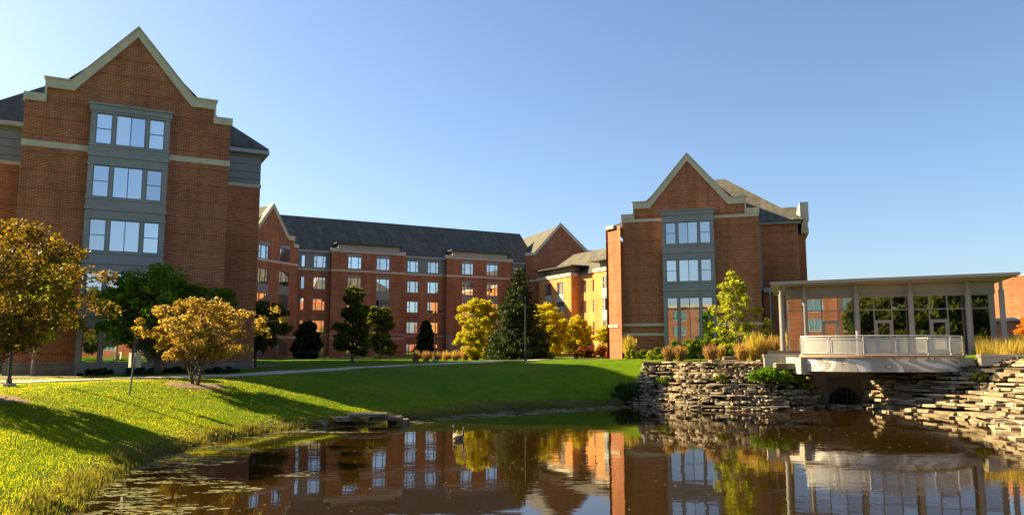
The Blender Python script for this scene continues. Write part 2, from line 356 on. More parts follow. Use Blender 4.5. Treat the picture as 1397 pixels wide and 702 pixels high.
def height(P):
    P = np.asarray(P, float).reshape(-1, 2)
    z = np.empty(len(P))
    for i in range(0, len(P), 20000):
        p = P[i:i+20000]; pl = _tps(p, CTRL[:, :2], TW, TA); r = np.hypot(p[:, 0], p[:, 1]-40)
        k = np.clip((r-90)/60, 0, 1); pl = np.clip(pl, 1.5, 4.2)*(1-k)+2.4*k
        d = pond_sd(p); dd = ((p[:, None, :]-WID[None, :, :2])**2).sum(-1)+.05; wt = 1/dd**1.5; W = (wt*WID[:, 2]).sum(1)/wt.sum(1)
        t = np.clip(d/W, 0, 1); Sm = np.sin(t*math.pi/2)**1.15
        lip = np.clip(d/.5, 0, 1)*.16
        rock = np.clip(1-np.abs(W-2.5)/2.6, 0, 1)*0
        land = ZW-.02+lip+(pl-ZW-.14)*Sm + (vnoise(p, 2.3)-.5)*.10*np.clip(d/3, 0, 1)+(vnoise(p, .9, 3)-.5)*.05*np.clip(d, 0, 1)
        wet = ZW-.05-np.clip(-d, 0, 2)*.5
        # keep the soil behind the faces of the two rock banks
        for poly, bl, tl, zt in ROCKZ:
            m = inside(p, poly)
            if m.any():
                q = p[m]; a = pl_dist(q, bl); b_ = pl_dist(q, tl); tt = a/(a+b_+1e-6); land[m] = np.minimum(land[m], ZW+tt*(zt-ZW)-.75)
        z[i:i+20000] = np.where(d > 0, land, wet)
    return z
def axis(lo, hi, step, far):
    a = list(np.arange(lo, hi+1e-6, step)); s = step; x = hi
    while x < far: s *= 1.35; x += s; a.append(x)
    s = step; x = lo
    while x > -far: s *= 1.35; x -= s; a.insert(0, x)
    return np.array(a)
GX = axis(-34, 44, .42, 2500); GY = axis(4, 84, .42, 2500)
_gx, _gy = np.meshgrid(GX, GY); GP = np.stack([_gx.ravel(), _gy.ravel()], 1); GZ = height(GP).reshape(_gx.shape)
def gz(x, y):
    """height of the ground mesh itself (bilinear)"""
    x = np.atleast_1d(np.asarray(x, float)); y = np.atleast_1d(np.asarray(y, float))
    i = np.clip(np.searchsorted(GX, x)-1, 0, len(GX)-2); j = np.clip(np.searchsorted(GY, y)-1, 0, len(GY)-2)
    u = np.clip((x-GX[i])/(GX[i+1]-GX[i]), 0, 1); v = np.clip((y-GY[j])/(GY[j+1]-GY[j]), 0, 1)
    return (GZ[j,i]*(1-u)+GZ[j,i+1]*u)*(1-v)+(GZ[j+1,i]*(1-u)+GZ[j+1,i+1]*u)*v
def g(x, y): return float(gz(x, y)[0])
V = np.stack([_gx.ravel(), _gy.ravel(), GZ.ravel()], 1); nx = len(GX); ny = len(GY)
I = (np.arange(ny-1)[:, None]*nx+np.arange(nx-1)[None]).ravel(); F = np.stack([I, I+1, I+nx+1, I+nx], 1)
o = np_mesh('ground', V, F, M['lawn']); tag(o, kind='structure'); o.data.polygons.foreach_set('use_smooth', np.ones(len(F), bool))
mb = MB(); mb.face([(-16,1,ZW),(34,1,ZW),(34,52,ZW),(-16,52,ZW)]); tag(mb.build('pond_water', M['water']), kind='structure')

def ribbon(name, pts, wd, mat, dz, sub=.6):
    """a path draped over the ground"""
    P = [Vector(p) for p in pts]; out = [P[0]]
    for a, b in zip(P, P[1:]):
        k = max(1, int((b-a).length/sub))
        out += [a.lerp(b, (i+1)/k) for i in range(k)]
    for _ in range(12): out = [out[0]]+[(out[i-1]+out[i]*2+out[i+1])/4 for i in range(1, len(out)-1)]+[out[-1]]
    mb = MB(); rows = []
    for i, p in enumerate(out):
        t = (out[min(i+1, len(out)-1)]-out[max(i-1, 0)]).normalized(); nn = Vector((-t.y, t.x))
        rows.append([(p+nn*wd*k) for k in (-.5, -.25, 0, .25, .5)])
    top = [[(q.x, q.y, g(q.x, q.y)+dz) for q in r] for r in rows]
    for a, b in zip(top, top[1:]):
        for k in range(4): mb.face([a[k+1], a[k], b[k], b[k+1]])
        for k in (0, 4):
            l0 = (a[k][0], a[k][1], a[k][2]-dz-.1); l1 = (b[k][0], b[k][1], b[k][2]-dz-.1); mb.face([a[k], l0, l1, b[k]])
    return mb.build(name, mat)
M['path'] = m_plain('path_concrete', (.40, .36, .30), .9, .15, 1.2, 0, .15)
PATH = [(-42,31.5),(-30,34.8),(-22.9,36.4),(-20.4,38.6),(-16,42.3),(-13.5,47.9),(-11.8,56),(-8,61),(-2,65.5),(2.7,69.5),(7,72.8),(11,76.5),(16,90)]
tag(ribbon('path', PATH, 1.7, M['path'], .06), kind='structure')
def patch(name, cx, cy, rx, ry, mat, dz=.05, rot=0, seed=0, rings=5, seg=28, jit=.12):
    rnd = random.Random(seed); ph = [rnd.uniform(0, 6.28) for _ in range(4)]; mb = MB(); pts = []
    for r in range(rings+1):
        row = []
        for k in range(seg):
            a = 2*math.pi*k/seg; f = r/rings*(1+jit*(math.sin(2*a+ph[0])+.6*math.sin(3*a+ph[1])+.4*math.sin(7*a+ph[2])))
            x, y = rx*f*math.cos(a), ry*f*math.sin(a); X, Y = cx+x*math.cos(rot)-y*math.sin(rot), cy+x*math.sin(rot)+y*math.cos(rot)
            row.append((X, Y, g(X, Y)+(dz if r < rings else -.02)))
        pts.append(row)
    for r in range(rings):
        for k in range(seg):
            k2 = (k+1) % seg
            if r == 0: mb.face([pts[0][0], pts[1][k], pts[1][k2]])
            else: mb.face([pts[r][k], pts[r+1][k], pts[r+1][k2], pts[r][k2]])
    return mb.build(name, mat)

# ---------------------------------------------------------------- windows
WCACHE = {}
def win_mesh(w_, h_, kind, fm, gm, bw):
    key = (round(w_, 2), round(h_, 2), kind, fm, gm, bw)
    if key in WCACHE: return WCACHE[key]
    f = MB(); x0, x1 = -w_/2, w_/2
    cols = {'triple': [.25, .5, .25], 'pair': [.5, .5], 'one': [1], 'quad': [.2, .3, .3, .2]}[kind.split('+')[0]]
    opt = kind.split('+')[1] if '+' in kind else ''
    n0, n1 = .03, .13
    f.box(ID, x0, x1, n0, n1, 0, bw); f.box(ID, x0, x1, n0, n1, h_-bw, h_)
    f.box(ID, x0, x0+bw, n0, n1, bw, h_-bw); f.box(ID, x1-bw, x1, n0, n1, bw, h_-bw)
    x = x0; edges = [x0]
    for c in cols: x += c*w_; edges.append(x)
    for e in edges[1:-1]: f.box(ID, e-bw*.5, e+bw*.5, n0, n1, bw, h_-bw)
    for i in range(len(cols)):
        a, c = edges[i]+bw*.5, edges[i+1]-bw*.5
        hs = []
        if opt == 'mid' or (kind.startswith('triple') and i != 1) or (kind.startswith('quad') and i in (0, 3)): hs = [.5]
        if opt == 'bars': hs = [.3, .62]
        for q in hs: f.box(ID, a, c, n0+.01, n1, h_*q-bw*.35, h_*q+bw*.35)
    if opt == 'head': pass
    p = MB()
    for i in range(len(cols)):
        a, c = edges[i]+bw*.4, edges[i+1]-bw*.4
        p.box(ID, a, c, .09, .12, bw*.8, h_-bw*.8)
    fo = f.build('window', M[fm]); po = p.build('pane', M[gm]); r = (fo.data, po.data)
    bpy.data.objects.remove(fo); bpy.data.objects.remove(po)
    WCACHE[key] = r; return r
def window(root, fr, s0, s1, z0, z1, kind='triple', n=0, fm='frame', gm='glass_far', bw=.10):
    fo, po = win_mesh(s1-s0, z1-z0, kind, fm, gm, bw)
    o = new_obj('window', fo, root); o.location = Vector(fr.pt((s0+s1)/2, n, z0))-wloc(root); o.rotation_euler = (0, 0, fr.yaw)
    new_obj('pane', po, o)
    return (s0, s1, z0, z1)

def roof_hip(mb, fr, s0, s1, n0, n1, ze, zr, ov=.45, hipL=True, hipR=True, th=.22):
    s0 -= ov; s1 += ov; n0 -= ov; n1 += ov; m = (n0+n1)/2; run = m-n0
    a = s0+run if hipL else s0; b = s1-run if hipR else s1; P = fr.pt
    E = [P(s0,n0,ze), P(s1,n0,ze), P(s1,n1,ze), P(s0,n1,ze)]; T = [P(a,m,zr), P(b,m,zr)]
    mb.face([E[0], E[1], T[1], T[0]]); mb.face([E[2], E[3], T[0], T[1]])
    mb.face([E[1], E[2], T[1]]); mb.face([E[3], E[0], T[0]])
    D = [(p[0], p[1], p[2]-th) for p in E]
    for i in range(4): j = (i+1) % 4; mb.face([D[i], D[j], E[j], E[i]])
    mb.face([D[3], D[2], D[1], D[0]])
def gable_front(root, fr, c, half, zb, zk, depth_roof, brick, step=True, coping_n=(-.12, .4)):
    """stepped brick gable with stone kneelers; returns nothing. zk = top of the kneeler, zb = bottom of gable brick, c = centre"""
    t = .5; zp = zk+4.15; kin = 3.62; ko = half-1.1
    prof = [(c-half, zb), (c+half, zb)]
    if step: prof += [(c+half, zk-1-t), (c+ko, zk-1-t)]
    prof += [(c+ko, zk-t), (c+kin, zk-t), (c, zp-t-.05), (c-kin, zk-t), (c-ko, zk-t)]
    if step: prof += [(c-ko, zk-1-t), (c-half, zk-1-t)]
    brick.prism(fr, prof, 0, .38)
    st = MB(); n0, n1 = coping_n
    for sg in (-1, 1):
        def pr(pts): return [(c+sg*s, z) for s, z in (pts if sg > 0 else pts[::-1])]
        st.prism(fr, pr([(ko-.01+.0, zk-1-t), (half+.1, zk-1-t), (half+.1, zk-1), (ko+.0, zk-1)]), n0, n1)
        st.prism(fr, pr([(ko+.0, zk-1.0+.003), (ko+.12, zk-1.0+.003), (ko+.12, zk), (kin, zk), (0, zp), (0, zp-.62), (kin-.25, zk-t-.06), (ko+.0, zk-t-.06)]), n0-.02, n1+.02)
        st.prism(fr, pr([(ko+.05, zk+.003), (ko+.2, zk+.003), (ko+.2, zk+.10), (kin-.08, zk+.10), (0, zp+.12), (0, zp+.0), (kin, zk+.003)]), n0-.10, n1+.1)
    return st
def bay(root, fr, sc, half, z0, z1, rows, proud=.55, rowkind=None):
    b = MB(); sw = [( -half+.34, -half+1.16), (-.80, .80), (half-1.16, half-.34)]
    ops = []
    for k, (zt, zb) in enumerate(rows):
        for j, (a, c) in enumerate(sw):
            kd = ('pair' if j == 1 else 'one+mid') if not (rowkind and k in rowkind) else rowkind[k][j]
            ops.append(window(root, fr, sc+a-.04, sc+c+.04, zb-.02, zt+.02, kd, n=-proud, gm='glass', bw=.05))
    b.wall(fr, sc-half, sc+half, z0, z1-.45, ops, n=-proud, rev=.1)
    P = fr.pt
    for s_ in (-half, half):
        q = [P(sc+s_, -proud, z0), P(sc+s_, 0, z0), P(sc+s_, 0, z1-.45), P(sc+s_, -proud, z1-.45)]; b.face(q if s_ > 0 else q[::-1])
    # cornice, sill and floor bands, pilaster strips
    b.box(fr, sc-half-.10, sc+half+.10, -proud-.10, 0, z1-.45, z1-.12); b.box(fr, sc-half-.18, sc+half+.18, -proud-.2, 0, z1-.117, z1)
    for zt, zb in rows:
        b.box(fr, sc-half-.05, sc+half+.05, -proud-.06, 0-.003, zb-.17, zb-.03)
        b.box(fr, sc-half-.05, sc+half+.05, -proud-.05, -.003, zt+.04, zt+.16)
    for (zt, zb), (zt2, zb2) in zip(rows, rows[1:]):
        m = (zb+zt2)/2; b.box(fr, sc-half-.06, sc+half+.06, -proud-.09, -.006, m-.12, m+.12)
        for e in (sw[0][0]-.08, sw[0][1]+.08, sw[1][0]-.1, sw[1][1]+.1, sw[2][0]-.08, sw[2][1]+.08):
            for za, zc in ((zt2+.163, m-.123), (m+.123, zb-.173)): b.box(fr, sc+e-.05, sc+e+.05, -proud-.035, -proud+.01, za, zc)
    b.build('window_bay', M['clad'], root)

# ================================================================= LEFT HALL
def left_hall():
    fr = Fr((-23.83, 48.0), 28); c = -.43; zb = 1.4
    root = empty('residence_hall', fr.pt(c, 0, 2.0), 'tall five storey red brick hall with stepped gable and grey window bay at far left', 'building')
    br = MB(); half = 5.9
    br.wall(fr, c-half, c+half, 2.75, 18.55, []); P = fr.pt
    br.wall(Fr(P(c+half, 0, 0)[:2], 118), 0, 7, 2.75, 18.55, []); 
    q = Fr(P(c-half, 7, 0)[:2], -62); br.wall(q, 0, 7, 2.75, 18.55, [])
    st = gable_front(root, fr, c, half, 18.5, 20.05, 6, br)
    st.build('gable_coping', M['stone'], root)
    for s0, s1 in ((c-half-.04, -2.82), (1.76, c+half+.04)): st = MB(); st.box(fr, s0, s1, -.06, .02, 15.75, 16.12); st.build('stone_band', M['stone'], root)
    lt = MB(); lt.box(fr, c-half-.03, c+half+.03, -.05, .3, 5.95, 6.15)
    lt.build('lower_band', M['stone'], root)
    # main body, 7 m behind the gable
    b0, b1 = c-9.6, c+9.15
    bd = 14
    for s0, s1 in ((b0, c-half), (c+half, b1)):
        br.wall(fr, s0, s1, 2.75, 15.95, [], n=7)
    e1 = Fr(P(b1, 7, 0)[:2], 118); br.wall(e1, 0, bd, 2.75, 15.95, [])
    e0 = Fr(P(b0, 7+bd, 0)[:2], -62); br.wall(e0, 0, bd, 2.75, 15.95, [])
    br.wall(Fr(P(b1, 7+bd, 0)[:2], 208), 0, b1-b0, 2.75, 18.5, [])
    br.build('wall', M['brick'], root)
    for s0, s1, ee in ((b0, c-half, e0), (c+half, b1, e1)):
        cl = MB(); cl.wall(fr, s0, s1, 16.15, 18.6, [], n=7); cl.wall(ee, 0, bd, 16.15, 18.6, []); cl.build('metal_cladding', M['panels'], root)
    tr = MB(); tr.box(fr, b0-.06, b1+.06, 6.95, 7+bd+.06, 15.93, 16.16); tr.build('stone_band', M['stone'], root)
    gu = MB(); gu.box(fr, b0-.5, b1+.5, 6.5, 7+bd+.5, 18.5, 18.80); gu.build('gutter', M['clad_lt'], root)
    rf = MB(); roof_hip(rf, fr, b0, b1, 7, 7+bd, 18.95, 25.6, th=.12)
    # gable roof behind the front gable
    zr, zk = 23.9, 20.0
    for sg in (-1, 1):
        e = [P(c, .38, zr), P(c, 14, zr), P(c+sg*5.6, 14, 18.6), P(c+sg*5.6, .38, 18.6)]; rf.face(e if sg > 0 else e[::-1])
    rf.build('roof', M['roof'], root)
    sb = MB(); sb.box(fr, c-half-.08, c+half+.08, -.08, 7.0, zb, 2.78); sb.box(fr, b0-.06, b1+.06, 6.94, 7+bd, zb, 2.75); sb.build('stone_base', M['stone_base'], root)
    bay(root, fr, -.54, 2.24, 1.6, 18.78, [(18.15, 16.25), (14.87, 12.92), (11.5, 9.57), (8.2, 6.4), (4.85, 2.8)])
    # the long leg running back to the far court
    lg = Fr(P(b1-1.0, 21, 0)[:2], 118)
    lw = MB(); lo = []
    for k in range(4):
        for z in (16.3, 12.8, 9.5, 6.2): lo.append(window(root, lg, 5+7*k, 7.1+7*k, z, z+1.95, 'triple'))
    lw.wall(lg, 0, 33, 1.5, 18.7, lo); lw.build('rear_wing_wall', M['brick'], root)
    lr = MB(); roof_hip(lr, lg, 0, 33, 0, 13, 18.8, 24.8, hipL=False, hipR=False)
    lr.box(Fr(lg.P, 118), 1.5, 6.5, -3.1, 2, 20.1, 20.25); lr.build('rear_wing_roof', M['roof'], root)
left_hall()

# ================================================================= CENTRAL HALL
def column_windows(root, fr, s0, s1, n, gm='glass_far', top=True, spandrel=False, rows=((14.85, 12.72), (11.5, 9.45), (8.15, 6.2)), fm='frame'):
    ops = []
    if top: ops.append(window(root, fr, s0, s1, 16.18, 18.15, 'triple', n, gm=gm, fm=fm))
    for zt, zb in rows: ops.append(window(root, fr, s0, s1, zb, zt, 'triple', n, gm=gm, fm=fm))
    if spandrel:
        for (zt, zb), (zt2, zb2) in zip(rows, rows[1:]):
            spandrel = MB()
            spandrel.box(fr, s0+.02, s1-.02, n-.04, n+.1, zt2+.02, zb-.02)
            spandrel.box(fr, s0-.03, s1+.03, n-.09, n+.08, (zt2+zb)/2-.07, (zt2+zb)/2+.07)
            for e in (.25, .5, .75): spandrel.box(fr, s0+(s1-s0)*e-.04, s0+(s1-s0)*e+.04, n-.07, n, zt2+.02, zb-.02)
            spandrel.build('spandrel_panel', M['clad'], root)
    return ops
def central_hall():
    fr = Fr((-22.83, 121.0), 28); P = fr.pt
    root = empty('residence_hall', fr.pt(9, 0, 2.3), 'long red brick hall with dark shingle roof at the far side of the lawn', 'building')
    br = MB(); cl = MB(); st = MB(); sb = MB()
    def block(s0, s1, cols, stone=False, low=True):
        ops = []; st = MB(); sb = MB(); cp = MB()
        for a, b in cols:
            ops += column_windows(root, fr, a, b, 0, spandrel=True)
            for z0_, z1_ in ((18.17, 18.5), (14.87, 15.1)): hd = MB(); hd.box(fr, a-.04, b+.04, -.05, .1, z0_, z1_); hd.build('window_head', M['clad'], root)
            if low: ops.append(window(root, fr, a, b, 2.8, 4.7, 'triple'))
        br.wall(fr, s0, s1, 6.13 if stone else 2.65, 18.75, ops)
        for e, flip in ((s0, 1), (s1, 0)):
            q = [P(e, 0, 2.6), P(e, 1.2, 2.6), P(e, 1.2, 18.75), P(e, 0, 18.75)]; br.face(q[::-1] if flip else q)
        if stone: sb.wall(fr, s0, s1, 1.6, 6.1, ops); sb.box(fr, s0-.03, s1+.03, -.04, .0, 6.0, 6.15)
        else: sb.box(fr, s0-.04, s1+.04, -.06, .3, 1.6, 2.68); st.box(fr, s0-.05, s1+.05, -.06, .3, 5.3, 5.48); st.box(fr, s0-.03, s1+.03, -.03, .3, 6.02, 6.12)
        st.box(fr, s0-.05, s1+.05, -.07, .5, 15.73, 16.02)
        st.box(fr, s0-.08, s1+.08, -.1, .9, 18.75, 19.02); st.box(fr, s0-.1, s0+1.0, -.14, .9, 19.023, 19.3); st.box(fr, s1-1.0, s1+.1, -.14, .9, 19.023, 19.3)
        cp.box(fr, s0+1.0, s1-1.0, .0, 4, 19.05, 20.0, 0); cp.box(fr, s0+.5, s1-.5, -.9, 4.5, 20.0, 20.2, 1)
        st.build('stone_trim', M['stone'], root); sb.build('stone_base', M['stone_base'], root); cp.build('canopy', [M['clad_lt'], M['metal_dk']], root)
    block(-5.75, 6.25, [(-3.2, -.95), (1.45, 3.7)])
    block(13.6, 25.9, [(16.3, 18.5), (20.9, 23.15)], stone=True, low=False)
    R_ = .9
    def recess(s0, s1, cols, narrow=()):
        top, low = [], []; cl = MB(); st = MB(); s5 = MB(); sb = MB()
        for a, b in cols:
            top.append(window(root, fr, a, b, 16.2, 18.1, 'triple', R_))
            for zt, zb in ((14.8, 12.85), (11.5, 9.6), (8.15, 6.25), (4.6, 2.8)): low.append(window(root, fr, a, b, zb, zt, 'triple', R_))
        for a, b in narrow:
            top.append(window(root, fr, a, b, 16.2, 18.1, 'one', R_))
            for zt, zb in ((14.8, 12.85), (11.5, 9.6), (8.15, 6.25)): low.append(window(root, fr, a, b, zb, zt, 'one', R_))
        br.wall(fr, s0, s1, 2.65, 15.8, low, n=R_); cl.wall(fr, s0, s1, 16.0, 18.6, top, n=R_)
        st.box(fr, s0, s1, R_-.05, R_+.3, 15.78, 16.02); s5.box(fr, s0, s1, R_-.04, R_+.3, 5.78, 5.92); sb.box(fr, s0, s1, R_-.04, R_+.3, 1.6, 2.68)
        cl.box(fr, s0, s1, R_-.35, R_+.1, 18.6, 18.85, 1); cl.build('metal_cladding', [M['panels'], M['clad_lt']], root); st.build('stone_band', M['stone'], root); s5.build('stone_band', M['stone'], root); sb.build('stone_base', M['stone_base'], root)
    recess(-11.5, -5.75, [(-8.3, -6.35)], [(-10.2, -9.55)]); recess(6.25, 13.6, [(6.95, 8.95), (10.5, 12.5)]); recess(25.9, 30.5, [(26.6, 28.4)])
    # gabled corner block on the left, facing right
    ga = Fr((-31.4, 114.1), 67); c = -6.75; ops = []
    for a, b in ((c-2.55, c-.45), (c+1.85, c+4.0)):
        ops += column_windows(root, ga, a, b, 0, spandrel=True); ops.append(window(root, ga, a, b, 2.8, 4.7, 'triple')); hd = MB(); hd.box(ga, a-.04, b+.04, -.05, .1, 18.17, 18.6); hd.build('window_head', M['clad'], root)
    br.wall(ga, c-5.9, c+5.9, 2.65, 18.56, ops); Q = ga.pt
    br.face([Q(c+5.9, 0, 2.6), Q(c+5.9, 6, 2.6), Q(c+5.9, 6, 18.6), Q(c+5.9, 0, 18.6)])
    s2 = gable_front(root, ga, c, 5.9, 18.5, 20.1, 6, br)
    for za, zb_ in ((15.9, 16.2), (5.3, 5.5)): s4 = MB(); s4.box(ga, c-5.95, c+5.95, -.07, .02, za, zb_); s4.build('stone_band', M['stone'], root)
    s2.build('gable_coping', M['stone'], root); sb.box(ga, c-5.95, c+5.95, -.06, .3, 1.6, 2.68)
    # gabled corner block on the right
    gb = Fr((5.92, 134.0), -17); cb = 2.74
    br.wall(gb, cb-6.4, cb+6.4, 1.8, 19.2, []); G2 = gb.pt
    q = [G2(cb-6.4, 0, 1.8), G2(cb-6.4, 5, 1.8), G2(cb-6.4, 5, 19.2), G2(cb-6.4, 0, 19.2)]; br.face(q[::-1])
    br.prism(gb, [(cb-6.4, 19.2), (cb+6.4, 19.2), (cb+6.4, 20.2), (cb+4.9, 20.2), (cb, 25.2), (cb-4.9, 20.2), (cb-6.4, 20.2)], 0, .4)
    s3 = MB()
    for sg in (-1, 1):
        p_ = [(6.5, 20.15), (6.5, 20.65), (4.8, 20.65), (0, 25.75), (0, 25.1), (4.6, 20.15)]
        p_ = [(cb+sg*a, z) for a, z in (p_ if sg > 0 else p_[::-1])]; s3.prism(gb, p_, -.15, .5)
    s4 = MB(); s4.box(gb, cb-6.45, cb+6.4, -.06, .02, 15.55, 15.85); s4.build('stone_band', M['stone'], root); s3.build('gable_coping', M['stone'], root)
    br.build('wall', M['brick'], root)
    sb.build('stone_base', M['stone_base'], root)
    rf = MB()
    roof_hip(rf, fr, -14, 31, R_, R_+12.5, 18.9, 25.1, ov=.3, hipL=False, hipR=False)
    for sg in (-1, 1):
        e = [Q(c, .38, 23.95), Q(c, 16, 23.95), Q(c+sg*5.7, 16, 18.7), Q(c+sg*5.7, .38, 18.7)]; rf.face(e if sg > 0 else e[::-1])
        e = [G2(cb, .4, 25.4), G2(cb-13, 17, 25.4), G2(cb-13+sg*6.2, 17, 19.6), G2(cb+sg*5.2, .4, 20.2)]; rf.face(e if sg > 0 else e[::-1])
    rf.build('roof', M['roof'], root)
central_hall()

# ================================================================= RIGHT WING
def right_wing():
    fr = Fr((10.7, 123.0), -62); P = fr.pt
    root = empty('residence_hall', fr.pt(4, 0, 2.4), 'sunlit brick hall with flat canopies behind the yellow trees, beside the gabled hall', 'building')
    br = MB(); st = MB(); rf = MB()
    rows = ((14.6, 12.6), (11.35, 9.35), (8.0, 5.6))
    ops = []
    for a, b, kd in ((.45, 2.15, 'triple'), (3.9, 5.2, 'pair')):
        for zt, zb in rows: ops.append(window(root, fr, a, b, zb, zt, kd))
    for k in range(3):
        for zt, zb in rows: ops.append(window(root, fr, 15+5*k, 17+5*k, zb, zt, 'triple'))
    br.wall(fr, 0, 33, 1.8, 15.35, ops); st.box(fr, 0, 33, -.12, .4, 15.33, 15.6)
    def block(s0, s1, cols, fm):
        ops = []
        for a, b in cols:
            for zt, zb in rows: ops.append(window(root, fr, a, b, zb, zt, 'triple', -1.45, fm=fm))
            for (zt, zb), (zt2, zb2) in zip(rows, rows[1:]):
                sp = MB(); sp.box(fr, a+.02, b-.02, -1.5, -1.35, zt2+.02, zb-.02); sp.box(fr, a-.03, b+.03, -1.56, -1.4, (zt2+zb)/2-.08, (zt2+zb)/2+.08)
                for e in (.25, .5, .75): sp.box(fr, a+(b-a)*e-.04, a+(b-a)*e+.04, -1.54, -1.4, zt2+.02, zb-.02)
                sp.build('spandrel_panel', M['frame_lt'], root)
        br.wall(fr, s0, s1, 1.8, 15.3, ops, n=-1.45)
        for e, fl in ((s0, 1), (s1, 0)):
            q = [P(e, -1.45, 1.8), P(e, 0, 1.8), P(e, 0, 15.3), P(e, -1.45, 15.3)]; br.face(q[::-1] if fl else q)
        s1_ = MB(); s1_.box(fr, s0-.08, s1+.08, -1.6, .4, 15.3, 15.85); s1_.build('stone_trim', M['stone'], root); cl = MB()
        cl.box(fr, s0+.8, s1-.5, -.9, 2.5, 15.85, 16.8, 0); cl.box(fr, s0-.1, s1+1.5, -2.4, 3, 16.8, 16.98, 1); cl.build('canopy', [M['clad'], M['metal_dk']], root)
    block(-10.35, 0, [(-8.0, -6.1), (-4.3, -2.2)], 'frame'); block(6.5, 13.5, [(8.65, 10.75)], 'frame_lt')
    br.build('wall', M['brick_sunlit'], root); st.build('stone_trim', M['stone'], root)
    e0, n1, zr = -12.9, 4.3, 20.0
    rf.face([P(e0, -.4, 15.5), P(33, -.4, 15.5), P(33, n1, zr), P(e0, n1, zr)]); rf.face([P(33, 9, 15.5), P(e0, 9, 15.5), P(e0, n1, zr), P(33, n1, zr)])
    rf.build('roof', M['roof'], root)
    gw = MB(); ff = Fr(P(e0, 0, 0)[:2], 28); gw.prism(ff, [(-.2, 2), (9, 2), (9, 15.6), (4.3, 20.1), (-.2, 15.4)], -.05, .3); gw.build('end_wall', M['brick'], root)
    ce = MB()
    for k in range(9):
        s0, s1 = -.3+k*.52, -.3+(k+1)*.52; z = 15.35+k*.535
        ce.prism(ff, [(s0, z), (s1, z), (s1, z+.62+.45), (s0, z+.62)], -.2, .4)
    ce.build('rake_coping', M['stone'], root)
right_wing()

# ================================================================= RIGHT HALL (T2)
def right_hall():
    fr = Fr((15.24, 67.0), -17.5); P = fr.pt; c = .33; half = 5.85
    root = empty('residence_hall', fr.pt(c, 0, 2.8), 'red brick gabled residence hall with blue grey window bay standing left of the glass pavilion', 'building')
    br = MB(); br.wall(fr, c-half, c+half, 2.2, 15.2, [])
    br.wall(Fr(P(c+half, 0, 0)[:2], 72.5), 0, 6, 2.2, 15.2, []); br.wall(Fr(P(c-half, 6, 0)[:2], -107.5), 0, 6, 2.2, 15.2, [])
    st = gable_front(root, fr, c, half, 15.15, 16.7, 6, br)
    for s0, s1 in ((c-half-.05, -1.98), (2.5, c+half+.05)):
        s_ = MB(); s_.box(fr, s0, s1, -.08, .02, 14.95, 15.197); s_.build('stone_band', M['stone'], root)
    for z in (5.75, 4.9):
        for s0, s1 in ((c-half-.08, -1.98), (2.5, c+half+.08)): s_ = MB(); s_.box(fr, s0, s1, -.10, .02, z-.1, z+.14); s_.build('stone_band', M['stone'], root)
    st.build('gable_coping', M['stone'], root)
    n0 = 5.6; b0, b1 = c-7.9, c+9.3; bd = 13
    br.wall(fr, c+half, b1, 2.2, 15.1, [], n=n0)
    # sunlit chamfered return at the left of the gable
    x0, y0 = 9.45, 68.6
    ch = Fr((8.75, 69.55), -62); br.wall(ch, 0, 1.9, 2.2, 14.6, []); 
    br.wall(Fr((8.75+.29*17, 69.55+.956*17), -107.5), 0, 17, 2.2, 14.6, [])
    br.wall(Fr(P(b1, n0, 0)[:2], 72.5), 0, bd, 2.2, 15.1, [])
    br.build('wall', M['brick'], root)
    cp = MB(); cp.box(ch, -.1, 1.2, -.22, .4, 14.4, 14.72); cp.build('gutter', M['clad'], root)
    cp = MB(); cp.box(ch, -.03, 1.4, -.06, .05, 5.55, 5.8); cp.build('stone_band', M['stone'], root)
    cp = MB(); cp.box(fr, c+half+.02, c+half+.22, n0-.2, n0, 3, 15.0); cp.build('downpipe', M['clad'], root)
    cp = MB(); cp.box(fr, c+half+.05, b1+.25, n0-.35, n0+.1, 15.02, 15.35)
    cp.build('gutter', M['clad'], root)
    rf = MB(); roof_hip(rf, fr, b0+.55, b1, n0, n0+bd, 15.35, 21.0, th=.1)
    for sg in (-1, 1):
        e = [P(c, .38, 20.5), P(c, 12, 20.5), P(c+sg*5.5, 12, 15.2), P(c+sg*5.5, .38, 15.2)]; rf.face(e if sg > 0 else e[::-1])
    rf.build('roof', M['roof'], root)
    # rear wing with a pale gable parapet seen edge on
    rw = MB(); rw.box(fr, b1-3, b1+.75, n0+2.2, n0+12, 2.2, 14.4); rw.build('rear_wing_wall', M['brick'], root)
    pa = MB(); pa.box(fr, b1+.35, b1+1.1, n0+2.0, n0+12, 15.6, 17.35); pa.box(fr, b1+.45, b1+1.0, n0+2.1, n0+12, 14.9, 15.6); pa.box(fr, b1+.4, b1+1.05, n0+2.05, n0+12, 14.4, 14.9); pa.build('parapet', M['stone'], root)
    rr = MB(); rr.face([P(b1-6, n0+4, 13.5), P(b1+.4, n0+4, 13.5), P(b1+.4, n0+8.2, 18.0), P(b1-6, n0+8.2, 18.0)]); rr.build('rear_roof', M['roof'], root)
    bay(root, fr, .26, 2.22, 2.6, 15.78, [(14.65, 12.77), (11.34, 9.47), (8.05, 3.3)], rowkind={2: ('one+bars', 'pair+bars', 'one+bars')})
    # low link towards the pavilion
    lk = MB(); lk.box(fr, c+half+.25, c+half+7, n0-1.6, n0-.0, 8.7, 9.1); lk.build('link_roof', M['clad_lt'], root)
    lw = MB(); o1 = window(root, fr, c+half+1.6, c+half+3.6, 3.4, 6.2, 'pair+mid', n=n0-1.2, gm='glass'); lw.wall(fr, c+half+.25, c+half+7, 2.5, 8.7, [o1], n=n0-1.2); lw.build('link_wall', M['brick'], root)
    dp = MB(); dp.tube([P(c+half+.75, n0-1.7, 2.9), P(c+half+.75, n0-1.7, 8.8)], .07); dp.build('downpipe', M['clad_lt'], root)
right_hall()
